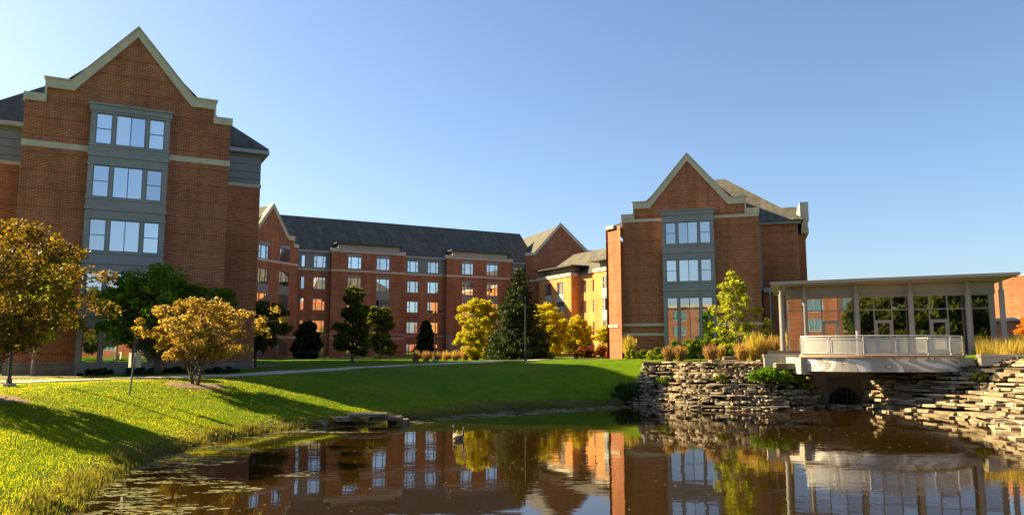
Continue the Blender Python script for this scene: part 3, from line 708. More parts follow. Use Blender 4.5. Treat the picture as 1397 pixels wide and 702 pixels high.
#PART2
# ================================================================= PAVILION
PV = Fr((23.83, 46.0), -20)
def pavilion():
    fr = PV; P = fr.pt; zf = 3.25
    root = empty('glass_pavilion', P(0, 0, zf), 'single storey glass pavilion with thin overhanging roof and round columns above the rock bank', 'pavilion')
    rf = MB(); s0, s1 = -7.9, 5.45
    # thin wedge roof: front edge, sloping soffit
    prof = [(s0, -1.25), (s1, -1.25), (s1, 9), (s0, 9)]
    def q(s, n, z): return P(s, n, z)
    zt = lambda s: 7.72+(s-s0)*.012
    top = [q(s, n, zt(s)+(.25 if n > 0 else 0)) for s, n in prof]; bot = [q(s0, -1.25, zt(s0)-.16), q(s1, -1.25, zt(s1)-.16), q(s1-1.0, .5, 7.5), q(s0+1.0, .5, 7.5)]
    bb = [q(s1-1.0, 8.5, 7.5), q(s0+1.0, 8.5, 7.5)]
    rf.face(top); rf.face([bot[0], bot[1], top[1], top[0]])
    rf.face([bot[1], q(s1, 9, zt(s1)-.16), top[2], top[1]]); rf.face([q(s0, 9, zt(s0)-.16), bot[0], top[0], top[3]])
    rf.face([q(s1, 9, zt(s1)-.16), q(s0, 9, zt(s0)-.16), top[3], top[2]])
    rf.face([bot[3], bot[2], bot[1], bot[0]]); rf.face([bb[1], bb[0], bot[2], bot[3]])
    rf.face([bb[0], q(s1, 9, zt(s1)-.16), bot[1], bot[2]]); rf.face([q(s0, 9, zt(s0)-.16), bb[1], bot[3], bot[0]])
    rf.build('roof', M['pav_metal'], root)
    fa = MB(); fa.box(fr, -7.0, 4.5, .45, .8, 6.83, 7.49); fa.box(fr, -7.0, 4.5, .38, .85, 6.80, 6.92); fa.box(fr, 4.15, 4.5, .8, 8, 6.83, 7.49); fa.box(fr, -7.0, -6.65, .8, 8, 6.83, 7.49); fa.build('fascia', M['pav_metal'], root)
    for s in (-7.3, -5.92, -2.97, 0, 3.03, 4.75):
        c = MB(); n = 0 if s < 4 else .15; x, y, _ = P(s, n, 0)
        c.tube([(x, y, zf), (x, y, 6.95)], .155, 16); c.tube([(x, y, 6.95), (x, y, 7.62)], .10, 12); c.tube([(x, y, 6.93), (x, y, 7.0)], .17, 16); c.tube([(x, y, zf), (x, y, zf+.06)], .22, 16)
        c.build('column', M['pav_metal'] if s < 4 else M['clad'], root, smooth=False)
    for s in (4.35,): 
        c = MB(); c.box(fr, s-.12, s+.12, .55, .8, zf, 6.83); c.build('corner_post', M['clad'], root)
    n = .62; gf = MB(); edges = [-7.0, -5.95, -4.95, -4.0, -3.0, -1.97, -.98, -.02, 1.05, 2.02, 3.0, 4.2]
    for e in edges: gf.box(fr, e-.035, e+.035, n-.06, n+.06, zf, 6.83)
    for z in (zf+.04, 5.98, 6.78):
        gf.box(fr, -7.0, 4.2, n-.052, n+.052, z-.035, z+.035)
    gf.build('curtain_wall_frame', M['pav_metal'], root)
    doors = [(-4.95, -4.0), (-1.97, -.98), (1.05, 2.02)]
    pn = []
    for a, b in zip(edges, edges[1:]):
        d = (a, b) in doors
        for z0, z1 in ((5.36 if d else zf+.08, 5.945), (6.015, 6.745)):
            p = MB(); p.box(fr, a+.035, b-.035, n-.01, n+.01, z0, z1); p.build('pane', M['glass_pav'], root)
    for a, b in doors:
        d = MB(); a += .04; b -= .04; t = .13
        d.box(fr, a, a+t, n-.045, n+.045, zf+.06, 5.3); d.box(fr, b-t, b, n-.045, n+.045, zf+.06, 5.3); d.box(fr, a+t, b-t, n-.045, n+.045, 5.17, 5.3); d.box(fr, a+t, b-t, n-.045, n+.045, zf+.06, zf+.34)
        dd = d.build('door', M['pav_metal'], root)
        p = MB(); p.box(fr, a+t, b-t, n-.008, n+.008, zf+.34, 5.17); p.build('pane', M['glass_pav'], dd)
        h = MB(); h.tube([P(b-t-.02, n-.1, 4.1), P(b-t-.02, n-.1, 4.5)], .015, 6); h.build('handle', M['metal_lt'], dd)
        f = MB(); f.box(fr, a-.04, b+.04, n-.055, n+.055, 5.3, 5.36); f.build('door_head', M['pav_metal'], root)
    ins = MB(); ins.box(fr, -6.9, 4.1, 7.8, 8, 3.0, 6.9); ins.box(fr, 4.1, 4.25, .8, 8, 3.0, 6.83); ins.build('rear_wall', M['brick'], root)
    fl = MB(); fl.box(fr, -8.0, 5.3, -.6, 8.2, 2.4, zf); fl.build('floor_slab', M['concrete'], root)
    bs = MB(); bs.box(fr, -8.2, -5.2, -.62, -.2, 2.4, zf+.26); bs.box(fr, -8.6, -5.4, -.95, -.64, 2.4, zf-.02); bs.build('step', M['stone_base'], root)
pavilion()

# ================================================================= CURVED VIEWING DECK
def m_swirl():
    k = NT('etched_swirl_panel'); uv = k.coord('UV'); n = k.noise(.34, 2, uv, .4, .6)
    mp = k.n('Mapping'); mp.inputs['Scale'].default_value = (.8, 1.5, 1); k.l(uv, mp.inputs[0]); k.l(mp.outputs[0], n.inputs['Vector'])
    ml = k.n('Math', operation='MULTIPLY'); k.l(n.outputs[0], ml.inputs[0]); ml.inputs[1].default_value = 11
    fr_ = k.n('Math', operation='FRACT'); k.l(ml.outputs[0], fr_.inputs[0])
    r = k.ramp([(0, (.62, .58, .52)), (.40, (.62, .58, .52)), (.44, (.16, .15, .14)), (.50, (.33, .31, .28)), (.93, (.36, .34, .31)), (1, (.62, .58, .52))]); k.l(fr_.outputs[0], r.inputs[0])
    k.l(r.outputs[0], k.p.inputs['Base Color']); k.p.inputs['Roughness'].default_value = .45; k.p.inputs['Metallic'].default_value = .25
    return k.m
def m_mesh():
    k = NT('perforated_screen'); t = k.n('BsdfTransparent'); mx = k.n('MixShader'); mx.inputs[0].default_value = .42
    k.p.inputs['Base Color'].default_value = (.50, .49, .46, 1); k.p.inputs['Roughness'].default_value = .5
    k.l(t.outputs[0], mx.inputs[1]); k.l(k.p.outputs[0], mx.inputs[2]); k.l(mx.outputs[0], k.out.inputs[0]); return k.m
M['swirl'] = m_swirl(); M['screen'] = m_mesh()
def deck():
    cx, cy, Rr = 21.15, 47.0, 5.5
    root = empty('viewing_deck', (cx, cy-Rr+.3, 2.4), 'curved viewing deck with perforated steel railing and swirl patterned fascia over the pond outlet', 'deck')
    A = lambda a, r: (cx+r*math.sin(R(a)), cy-r*math.cos(R(a)))
    def arc(mb, a0, a1, r0, r1, z0, z1, k=24):
        u = 0
        for i in range(k):
            b0, b1 = a0+(a1-a0)*i/k, a0+(a1-a0)*(i+1)/k; p, q = A(b0, r1), A(b1, r1); pi, qi = A(b0, r0), A(b1, r0); du = R(b1-b0)*r1
            mb.face([(*p, z0), (*q, z0), (*q, z1), (*p, z1)], [(u, z0), (u+du, z0), (u+du, z1), (u, z1)])
            mb.face([(*qi, z0), (*pi, z0), (*pi, z1), (*qi, z1)])
            mb.face([(*p, z1), (*q, z1), (*qi, z1), (*pi, z1)]); mb.face([(*q, z0), (*p, z0), (*pi, z0), (*qi, z0)]); u += du
        for b, fl in ((a0, 0), (a1, 1)):
            p, pi = A(b, r1), A(b, r0); f = [(*pi, z0), (*p, z0), (*p, z1), (*pi, z1)]; mb.face(f[::-1] if fl else f)
    d = MB(); arc(d, -60, 51.5, .5, Rr+.02, 3.14, 3.27); d.build('deck_floor', M['wood_edge'], root)
    f = MB(); arc(f, -57, 47, Rr-.35, Rr-.12, 2.36, 3.137); f.build('fascia', M['swirl'], root)
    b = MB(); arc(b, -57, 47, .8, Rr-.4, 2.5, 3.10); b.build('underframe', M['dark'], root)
    ang = [-59, -41, -22.7, -4.5, 13.7, 32, 50.5]; rr = Rr-.08
    for a in ang:
        p = MB(); x, y = A(a, rr); p.tube([(x, y, 3.05), (x, y, 4.27)], .035, 8); x2, y2 = A(a+.6, rr); p.tube([(x2, y2, 3.05), (x2, y2, 4.27)], .02, 6); p.box(Fr((x, y), a), -.07, .07, -.05, .05, 3.275, 3.30); p.build('post', M['metal_lt'], root)
    t = MB(); t.tube([(*A(ang[0]+(ang[-1]-ang[0])*i/40, rr), 4.30) for i in range(41)], .035, 8); t.build('handrail', M['metal_lt'], root)
    t = MB(); t.tube([(*A(ang[0]+(ang[-1]-ang[0])*i/40, rr), 4.20) for i in range(41)], .018, 6); t.build('upper_rail', M['metal_lt'], root)
    for a0, a1 in zip(ang, ang[1:]):
        fr = MB(); a0 += .9; a1 -= .9; z0, z1 = 3.36, 4.13
        for z in (z0, z1): arc(fr, a0, a1, rr-.02, rr+.02, z-.035, z+.035, 6)
        for a in (a0, a1): arc(fr, a-.35, a+.35, rr-.021, rr+.021, z0+.036, z1-.036, 1)
        fo = fr.build('railing_panel', M['metal_lt'], root)
        m = MB(); arc(m, a0+.36, a1-.36, rr-.004, rr+.004, z0+.036, z1-.036, 6); m.build('perforated_screen', M['screen'], fo)
    for a, w_, z1 in ((-61.5, .5, 3.12), (51, 1.0, 3.12)):
        q = MB(); x, y = A(a, Rr-.2); q.box(Fr((x, y), 10 if a < 0 else -8), -w_/2, w_/2, -.5, 1.6, 1.2 if a > 0 else 2.2, z1); q.build('abutment', M['concrete'], root)
M['wood_edge'] = m_plain('deck_boards', (.34, .22, .13), .7, .15, 3)
deck()

# ================================================================= ROCK BANKS
def stones(mb, base, top, z0, zt0, zt1, course=.17, seed=1, wmin=.25, wmax=1.1, jit=.18, depth=.9, skip=0.05):
    """courses of rough flat slabs climbing from polyline base to polyline top"""
    rnd = random.Random(seed)
    def samp(pl, n=240):
        P = [Vector(p) for p in pl]; L = [0]
        for a, b in zip(P, P[1:]): L.append(L[-1]+(b-a).length)
        out = []
        for i in range(n+1):
            t = L[-1]*i/n; j = 0
            while j < len(L)-2 and L[j+1] < t: j += 1
            out.append(P[j].lerp(P[j+1], (t-L[j])/(L[j+1]-L[j])))
        return out
    B, T = samp(base), samp(top); N = len(B)-1; z = z0; levels = []
    while True:
        h = course*rnd.uniform(.75, 1.35); levels.append((z, h)); z += h*.97
        if z > max(zt0, zt1): break
    for li, (z, h) in enumerate(levels):
        i = 0.0; ledge = (li % 5 == 3)
        while i < N:
            k = int(i); fr_ = i/N; zt = zt0+(zt1-zt0)*fr_
            f = min(1, max(0, (z-z0)/(zt-z0)))
            q0 = B[k].lerp(T[k], f); w_ = rnd.uniform(wmin, wmax)*(1.5 if rnd.random() < .12 else 1)*(2.1 if ledge else 1)
            j = k
            while j < N and (B[j].lerp(T[j], f)-q0).length < w_: j += 1
            if j <= k: j = k+1
            if j > N: break
            q1 = B[j].lerp(T[j], f)
            if z < zt and rnd.random() > skip:
                d = (q1-q0); L = d.length
                if L > .05:
                    d /= L; nn = Vector((-d.y, d.x)); inl = (T[k]-B[k])
                    if inl.dot(nn) < 0: nn = -nn
                    off = rnd.uniform(-jit, jit); yaw = rnd.uniform(-.09, .09); e = (d*math.cos(yaw)+nn*math.sin(yaw)); en = Vector((-e.y, e.x))
                    if en.dot(nn) < 0: en = -en
                    o = q0+nn*(off); L2 = L*rnd.uniform(.93, 1.02); dp = depth+inl.length/len(levels)
                    tl = rnd.uniform(-.035, .035); hh = h*rnd.uniform(.72, 1.0); nf = .05
                    if rnd.random() < .10: o = o-nn*rnd.uniform(.1, .25)
                    if ledge: o = o-nn*.22; hh *= .62
                    v = []
                    for zz in (0, 1):
                        for (a, b) in ((nf, 0), (L2*.5, -rnd.uniform(0, .08)), (L2-nf, 0), (L2, dp), (0, dp)):
                            p = o+e*(a+rnd.uniform(-.03, .03))+en*(b+rnd.uniform(-.03, .03)+(.02 if zz else 0)); v.append((p.x, p.y, z+zz*hh+tl*(a-L2/2)*zz*2+rnd.uniform(-.012, .012)))
                    b0 = len(mb.v); mb.v += v
                    fs = [(0,1,6,5), (1,2,7,6), (2,3,8,7), (3,4,9,8), (4,0,5,9), (5,6,7,8,9), (4,3,2,1,0)]
                    if (e.x*en.y-e.y*en.x) < 0: fs = [t[::-1] for t in fs]
                    for t in fs: mb.f.append(tuple(b0+x for x in t)); mb.mi.append(0); mb.uv += [(0, 0)]*len(t)
            i = j
LA = ROCK_A; TA_ = ROCK_AT
b = MB(); stones(b, LA, TA_, .02, 2.78, 2.88, .115, 3, .13, .62, .15, 1.4, .07)
o = b.build('stone_bank', M['rock'], origin=(13, 45, .1)); tag(o, 'weathered stacked limestone ledge bank left of the pond outlet, below the ornamental grasses', 'rock bank')
RB = ROCK_B[:12]; RT = ROCK_BT
b = MB(); stones(b, RB, RT, .02, 3.0, 3.2, .135, 11, .2, 1.3, .30, 1.9, .04)
o = b.build('stone_bank', M['rock'], origin=(22, 38, .1)); tag(o, 'broad sunlit limestone ledges stepping down to the water right of the pond outlet', 'rock bank')
# deck outlet: head wall, round culvert mouth, grille
M['concrete_dk'] = m_plain('dark_concrete', (.14, .11, .075), .9, .4, 1.5, 0, .4)  # darker, browner concrete for the culvert head wall
def outlet():
    root = empty('culvert_outlet', (19.75, 46.5, .1), 'dark round culvert mouth behind a steel grille under the viewing deck', 'culvert')
    fr = Fr((19.75, 46.45), -3); hw = MB(); r = .92; zc = .42; k = 20; P = fr.pt
    arc = [(r*math.cos(math.pi*i/k), zc+r*math.sin(math.pi*i/k)) for i in range(k+1)]
    for (s0, z0), (s1, z1) in zip(arc, arc[1:]):
        hw.face([P(s1, 0, z1), P(s0, 0, z0), P(s0, 0, 2.45), P(s1, 0, 2.45)]); hw.face([P(s0, 0, z0), P(s1, 0, z1), P(s1, 2.5, z1), P(s0, 2.5, z0)])
    hw.face([P(-2.2, 0, -.4), P(-r, 0, -.4), P(-r, 0, 2.45), P(-2.2, 0, 2.45)]); hw.face([P(r, 0, -.4), P(2.2, 0, -.4), P(2.2, 0, 2.45), P(r, 0, 2.45)])
    hw.face([P(-r, 0, -.4), P(-r, 2.5, -.4), P(-r, 2.5, zc), P(-r, 0, zc)]); hw.face([P(r, 2.5, -.4), P(r, 0, -.4), P(r, 0, zc), P(r, 2.5, zc)])
    hw.build('head_wall', M['concrete_dk'], root)
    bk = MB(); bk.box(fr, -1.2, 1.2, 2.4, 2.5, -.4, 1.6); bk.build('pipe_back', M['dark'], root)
    gr = MB()
    for i in range(8): s = -.9+i*.257; gr.tube([P(s, -.12, .15), P(s, -.12, 1.9)], .02, 5)
    for i in range(7): z = .25+i*.272; gr.tube([P(-.92, -.12, z), P(.92, -.12, z)], .02, 5)
    gr.build('grille', M['metal_dk'], root)
outlet()
b = MB(); stones(b, [(18.4,45.3),(20.7,45.2)], [(18.7,45.8),(20.4,45.8)], .1, .3, .3, .12, 5, .3, .7, .1, .4, .1)
tag(b.build('outlet_rubble', M['rock'], origin=(19.5, 45.3, .1)), 'low heap of flat stones in front of the culvert grille', 'rocks')
def slab(name, cx, cy, z, lx, ly, h, rz, label, cat, seed=0, sides=9, mat='rock', group=None):
    rnd = random.Random(seed); root = MB(); pts = []
    for i in range(sides):
        a = 2*math.pi*i/sides+rnd.uniform(-.15, .15); ca, sa = math.cos(a), math.sin(a); m = 1/max(abs(ca), abs(sa))**.75*rnd.uniform(.88, 1.05)
        x, y = ca*m*lx/2, sa*m*ly/2; pts.append((cx+x*math.cos(rz)-y*math.sin(rz), cy+x*math.sin(rz)+y*math.cos(rz)))
    lv = [(0, .93), (.15, 1.0), (.55, .97), (.85, 1.0), (1, .95)]
    ring = [[(cx+(p[0]-cx)*s*rnd.uniform(.985, 1.015), cy+(p[1]-cy)*s*rnd.uniform(.985, 1.015), z+h*t+rnd.uniform(-.01, .01)) for p in pts] for t, s in lv]
    for a, b in zip(ring, ring[1:]):
        for i in range(sides): j = (i+1) % sides; root.face([a[i], a[j], b[j], b[i]])
    root.face(ring[-1]); root.face(ring[0][::-1]); o = root.build(name, M[mat], origin=(cx, cy, z))
    return tag(o, label, cat, group)
slab('stone_slab', -6.45, 35.0, .58, 1.9, 1.2, .15, .05, 'topmost flat stone slab jutting over the pond edge at the end of the grass shadow', 'stone slab', 1, 10)
slab('stone_slab', -5.75, 35.5, .38, 1.6, 1.2, .19, -.1, 'lower dark slab under the right end of the topmost pond edge slab', 'stone slab', 2)
slab('stone_slab', -7.4, 34.9, .41, 1.2, 1.0, .16, .25, 'lower slab under the left end of the topmost pond edge slab', 'stone slab', 3)
slab('stone_block', -8.25, 34.2, .1, .55, .5, .38, .3, 'blocky pale stone at the waterline left of the flat slabs', 'stone', 4, 7)
slab('stone_block', -5.2, 35.9, .08, 1.0, .8, .32, 0, 'dark stone at the waterline below the right end of the flat slabs', 'stone', 5, 7)
slab('boulder', 12.6, 48.3, 2.72, .7, .5, .22, .3, 'white topped stone at the mulch edge above the left rock bank', 'stone', 6, 8)
slab('boulder', 14.2, 50.6, 2.9, 1.1, .7, .22, .1, 'dark flat stone lying in the mulch bed beside the brown grass tuft', 'stone', 7, 8)
# long seat height block walls either side of the deck
def block_wall(x0, y0, x1, y1, z, h, n, label, seed, group=None):
    rnd = random.Random(seed); a = math.degrees(math.atan2(y1-y0, x1-x0)); L = math.hypot(x1-x0, y1-y0); fr = Fr((x0, y0), a)
    b = MB(); s = 0
    for i in range(n):
        e = L*(i+1)/n; b.box(fr, s+.01, e-.01, rnd.uniform(-.02, .02), .55, z-.4, z+h-.14); s = e
    b.box(fr, -.04, L+.04, -.06, .6, z+h-.137, z+h)
    tag(b.build('block_wall', M['stone'], origin=(x0, y0, z-.3)), label, 'stone wall', group)
block_wall(14.9, 45.9, 17.0, 45.35, 3.02-.1, .36, 3, 'low limestone seat wall between the ornamental grasses and the deck railing', 1)
block_wall(25.5, 42.2, 28.6, 41.5, 3.08, .22, 3, 'low limestone block wall right of the deck in front of the golden grass', 2)
slab('stone_block', 16.1, 44.9, 2.45, 2.0, .8, .34, -.12, 'long pale stone block beside the left end of the deck fascia', 'stone', 9, 10)

# ================================================================= MULCH BEDS
tag(patch('mulch_bed', 13.4, 50.2, 4.2, 2.9, M['mulch'], .05, .05, 1), kind='structure')
tag(patch('mulch_ring', -15.08, 37.1, 1.5, 1.0, M['mulch'], .04, .1, 2), kind='structure')
tag(patch('mulch_ring', -18.7, 27.2, 1.8, 1.3, M['mulch'], .04, .1, 3), kind='structure')
tag(patch('mulch_bed', -27.5, 42.5, 4.3, 1.7, M['mulch'], .04, .35, 4), kind='structure')
tag(patch('mulch_ring', -21.5, 64, 3.2, 2.2, M['mulch'], .04, .35, 6), kind='structure')

# ================================================================= TREES AND PLANTS
rng = np.random.default_rng(5)
def leaf_mesh(name, C, size, mat, parent, flat=.35, asp=1.7, r=None):
    """one rhombic leaf per row of C (n,3)"""
    r = r or rng; n = len(C)
    N = r.normal(size=(n, 3)); N[:, 2] += flat*2.2; N /= np.linalg.norm(N, axis=1)[:, None]
    A = np.cross(N, r.normal(size=(n, 3))); A /= np.linalg.norm(A, axis=1)[:, None]; B = np.cross(N, A)
    s = (size*r.uniform(.45, 1.5, n))[:, None]
    V = np.stack([C-A*s*asp*.5, C+B*s*.5, C+A*s*asp*.5, C-B*s*.5], 1).reshape(-1, 3)
    F = np.arange(4*n).reshape(n, 4); loc = wloc(parent); V = V-np.array(loc)
    return np_mesh(name, V, F, mat, parent)
def tree(name, label, cat, x, y, h, crown_z0, rx, ry, n_cl, n_leaf, size, mat, bark='bark', tr=.12, seed=0, group=None, stems=1, prof=None, cl_r=.3, flat=.35, lean=(0, 0), hollow=.35, zb=None, branch_r=1.0):
    r = np.random.default_rng(seed); z0 = g(x, y)-.05 if zb is None else zb
    root = empty(name, (x, y, z0), label, cat, group)
    H = h-crown_z0; cc = []
    while len(cc) < n_cl:
        t = r.uniform(0, 1); a = r.uniform(0, 2*math.pi); q = math.sqrt(r.uniform(hollow**2, 1))
        w_ = prof(t) if prof else math.sqrt(max(0, 1-(2*t-1)**2))**.8
        w_ *= 1+.22*math.sin(3*a+seed)+.14*math.sin(5*a+2*seed)
        if prof is None and r.random() > w_+.15: continue
        cc.append((lean[0]*t+rx*q*w_*math.cos(a), lean[1]*t+ry*q*w_*math.sin(a), crown_z0+H*t+r.normal()*.04*H))
    cc = np.array(cc); mb = MB()
    base = Vector((x, y, z0))
    def P(v): return base+Vector(v)
    tops = []
    for s in range(stems):
        a = 2*math.pi*s/max(1, stems)+seed; sp = .0 if stems == 1 else .12
        b0 = (sp*math.cos(a), sp*math.sin(a), 0); hk = crown_z0+H*(.72 if stems == 1 else .55)
        ex = (lean[0]*.5+(0 if stems == 1 else rx*.35*math.cos(a)), lean[1]*.5+(0 if stems == 1 else ry*.35*math.sin(a)))
        pts = []; rr = []
        for i in range(7):
            t = i/6; pts.append(P((b0[0]+ex[0]*t**1.3+r.normal()*.03*tr*8*t, b0[1]+ex[1]*t**1.3+r.normal()*.03*tr*8*t, hk*t))); rr.append(tr*(1.25 if i == 0 else 1)*(1-.78*t)/(1 if stems == 1 else 1.5))
        mb.tube(pts, rr, 8); tops.append((pts, rr))
    step = max(1, len(cc)//int(60*branch_r))
    for c in cc[::step]:
        pts, rr = tops[int(r.integers(len(tops)))]; zt = c[2]*.62; j = min(5, max(1, int(zt/((crown_z0+H*.6))*6)))
        a = Vector(pts[j]); e = P(c); m = a.lerp(e, .5)+Vector((r.normal()*.08, r.normal()*.08, .06*(e-a).length))
        mb.tube([a, m, e], [rr[j]*.55, rr[j]*.33, .012], 5, cap=False)
    mb.build('trunk', M[bark], root, smooth=True)
    wts = r.uniform(.5, 1.5, len(cc)); idx = r.choice(len(cc), n_leaf, p=wts/wts.sum())
    rad = cl_r*r.uniform(.6, 1.3, len(cc))
    d = r.normal(size=(n_leaf, 3)); d /= np.linalg.norm(d, axis=1)[:, None]; d *= (r.uniform(.15, 1, n_leaf)**.6)[:, None]; d[:, 2] *= .7
    C = cc[idx]+d*rad[idx][:, None]+np.array([x, y, z0])
    leaf_mesh('crown', C, size, mat, root, flat, r=r)
    return root
L = {}
L['bronze'] = m_leaf('bronze_leaves', [(.22, .11, .03), (.38, .23, .05), (.27, .23, .04), (.50, .35, .10), (.13, .07, .03)], .45)
L['bronze_green'] = m_leaf('bronze_green_leaves', [(.07, .04, .012), (.16, .10, .012), (.10, .10, .010), (.32, .18, .02), (.035, .022, .01)], .42)
L['green'] = m_leaf('green_leaves', [(.045, .10, .008), (.08, .15, .010), (.14, .22, .014), (.04, .08, .010)], .45)
L['olive'] = m_leaf('olive_leaves', [(.045, .075, .012), (.08, .11, .015), (.13, .12, .02), (.05, .06, .012)], .4)
L['yellow'] = m_leaf('yellow_leaves', [(.38, .33, .015), (.48, .40, .02), (.32, .33, .015), (.50, .38, .03), (.26, .28, .015)], .5)
L['lime'] = m_leaf('yellow_green_leaves', [(.24, .30, .02), (.36, .36, .03), (.18, .24, .02), (.42, .36, .04)], .5)
L['dark'] = m_leaf('dark_evergreen_needles', [(.010, .022, .009), (.016, .032, .012), (.024, .042, .014)], .12, .7)
L['spruce'] = m_leaf('spruce_needles', [(.016, .032, .012), (.030, .050, .014), (.055, .078, .018), (.02, .035, .012)], .2, .7)
L['hedge'] = m_leaf('hedge_leaves', [(.08, .13, .010), (.14, .19, .012), (.20, .22, .015)], .4)
L['juniper'] = m_leaf('bright_juniper', [(.10, .20, .012), (.16, .27, .02), (.07, .14, .012)], .35)
L['juniper_dk'] = m_leaf('dark_juniper', [(.02, .05, .012), (.04, .08, .015), (.03, .06, .012)], .25)
L['rose'] = m_leaf('rose_leaves_and_blooms', [(.06, .09, .02), (.10, .11, .02), (.13, .09, .03), (.45, .05, .04), (.5, .12, .07)], .35)
L['orange'] = m_leaf('orange_leaves', [(.5, .16, .02), (.55, .25, .03), (.4, .1, .02)], .45)
L['cover'] = m_leaf('groundcover_leaves', [(.03, .06, .012), (.05, .08, .015), (.02, .04, .01)], .3)
L['dry'] = m_leaf('dry_grass', [(.42, .28, .10), (.55, .38, .14), (.34, .22, .08), (.5, .30, .10)], .45)
L['gold'] = m_leaf('golden_grass', [(.50, .36, .08), (.60, .44, .12), (.38, .30, .07), (.30, .28, .06)], .45)
L['brown'] = m_leaf('rusty_brown_grass', [(.34, .19, .09), (.42, .25, .12), (.28, .17, .08), (.2, .14, .06)], .4)

tree('ornamental_tree', 'large bronze leaved tree at the far left edge, casting shade on the lawn', 'tree', -18.9, 27.2, 5.95, 1.5, 3.7, 3.3, 170, 26000, .085, L['bronze_green'], tr=.16, seed=11, cl_r=.62, lean=(.3, 0))
tree('maple_tree', 'light green leaved tree behind the bronze tree in the bed against the left hall', 'tree', -26.6, 43.2, 6.8, 2.2, 2.5, 2.0, 45, 7000, .15, L['lime'], 'bark_pale', tr=.11, seed=12, cl_r=.55)
tree('shade_tree', 'dark green broad crowned tree directly in front of the grey bay of the left hall', 'tree', -20.3, 44.5, 6.0, 1.7, 3.5, 2.3, 115, 18000, .125, L['green'], tr=.13, seed=13, cl_r=.62)
um = lambda t: (.45+.6*t) if t < .6 else (.81*(1-((t-.6)/.4)**2*.75)+.1)
tree('crabapple_tree', 'small wide spreading bronze tree in a mulch ring on the sunny lawn', 'tree', -15.08, 37.17, 3.95, 1.35, 3.75, 2.4, 150, 13000, .085, L['bronze'], tr=.11, seed=14, cl_r=.36, prof=um, lean=(.3, 0), stems=3, hollow=.2)
tree('shade_tree', 'green tree right of the bronze crabapple at the corner of the left hall', 'tree', -20.6, 62.3, 5.2, 1.5, 2.7, 2.2, 60, 9000, .18, L['olive'], tr=.12, seed=15, cl_r=.6)
ov = lambda t: math.sin(math.pi*min(1, t*.93+.06))**.7
tree('shade_tree', 'dark green slim trunked tree on the far lawn, the taller of two', 'tree', -15.3, 74.3, 7.0, 1.4, 2.3, 2.2, 60, 9000, .2, L['olive'], tr=.13, seed=16, cl_r=.58, prof=lambda t: (.9-.62*t)*(1 if t > .1 else .8))
tree('shade_tree', 'dark green slim trunked tree near the centre hall, the shorter of two', 'tree', -16.3, 96, 6.4, 1.4, 2.3, 2.0, 50, 7000, .24, L['olive'], tr=.13, seed=17, cl_r=.6, prof=lambda t: (.95-.55*t)*(1 if t > .1 else .8))
def conifer(name, label, x, y, h, rad, n, size, mat, seed, group=None, droop=.25, z0=.15, pw=.85, levels=22):
    r = np.random.default_rng(seed); zb = g(x, y)-.05; root = empty(name, (x, y, zb), label, 'evergreen tree', group)
    mb = MB(); mb.tube([(x, y, zb), (x, y, zb+h*.5), (x, y, zb+h*.97)], [rad*.07, rad*.045, .015], 8); pts = []; wt = []
    for l in range(levels):
        t = l/levels; z = zb+z0+(h-z0)*t; R0 = rad*(1-t)**pw*r.uniform(.88, 1.06); k = max(5, int(13*(1-t)+4))
        for i in range(k):
            a = 2*math.pi*i/k+r.uniform(-.25, .25)+l*.7; Rk = R0*r.uniform(.75, 1.12)
            e = (x+Rk*math.cos(a), y+Rk*math.sin(a), z-droop*Rk*.6+.12*Rk*r.uniform(0, 1))
            if Rk > .5: mb.tube([(x, y, z+.08*Rk), e], [.02+.008*Rk, .006], 4, cap=False)
            m = max(2, int(n*Rk/(rad*levels*6))); q = r.uniform(.18, 1.0, m)**.75
            for qq in q:
                sp = .13*Rk*(1.1-qq)+.07+.05*rad
                pts.append((x+(e[0]-x)*qq+r.normal()*sp, y+(e[1]-y)*qq+r.normal()*sp, z+(e[2]-z)*qq+r.normal()*.06-abs(r.normal())*.10*Rk))
    tp = h*.06; pts += [(x+r.normal()*.05*rad*.5, y+r.normal()*.05*rad*.5, zb+h-tp*2*r.uniform(0, 1)) for _ in range(30)]
    mb.build('trunk', M['bark'], root); leaf_mesh('crown', np.array(pts), size, mat, root, .0, 2.6, r=r); return root
conifer('spruce_tree', 'tall dark spruce between the yellow trees, behind the tall lamp post', .7, 76, 9.3, 3.35, 18000, .16, L['spruce'], 21, z0=.3)
def shrub(name, label, cat, x, y, h, rx, ry, n, size, mat, seed=0, group=None, shape=None, zb=None, lump=.3, trunkless=True):
    r = np.random.default_rng(seed); z0 = g(x, y)-.03 if zb is None else zb
    root = empty(name, (x, y, z0), label, cat, group)
    C = []; k = max(9, int(n/50)); cl = []
    for _ in range(k):
        t = r.uniform(.02, .93); w_ = shape(t) if shape else math.sqrt(max(.02, 1-t*t)); a = r.uniform(0, 6.28); q = math.sqrt(r.uniform(.1, .9))
        cl.append((x+rx*q*w_*math.cos(a), y+ry*q*w_*math.sin(a), z0+h*t))
    cl = np.array(cl); idx = r.integers(0, k, n); d = r.normal(size=(n, 3)); d /= np.linalg.norm(d, axis=1)[:, None]; d *= r.uniform(.3, 1, n)[:, None]**.5
    rr = lump*.62*min(rx, h)*r.uniform(.7, 1.25, k); C = cl[idx]+d*rr[idx][:, None]*np.array([1, 1, .85]); C[:, 2] = np.maximum(C[:, 2], z0+.03)
    leaf_mesh('foliage', C, size, mat, root, .15, r=r)
    mb = MB()
    for c in cl[:max(5, k//5)]: mb.tube([(x, y, z0-.05), tuple(c)], [.02+.01*h, .006], 4, cap=False)
    mb.build('stems', M['bark'], root); return root
egg = lambda t: math.sin(math.pi*min(1, .30+.70*t))**.6 if t > .15 else .82
cone = lambda t: 1.02*(1-t)**.75 if t > .12 else .85
EG = 'dark clipped evergreens along the centre hall'
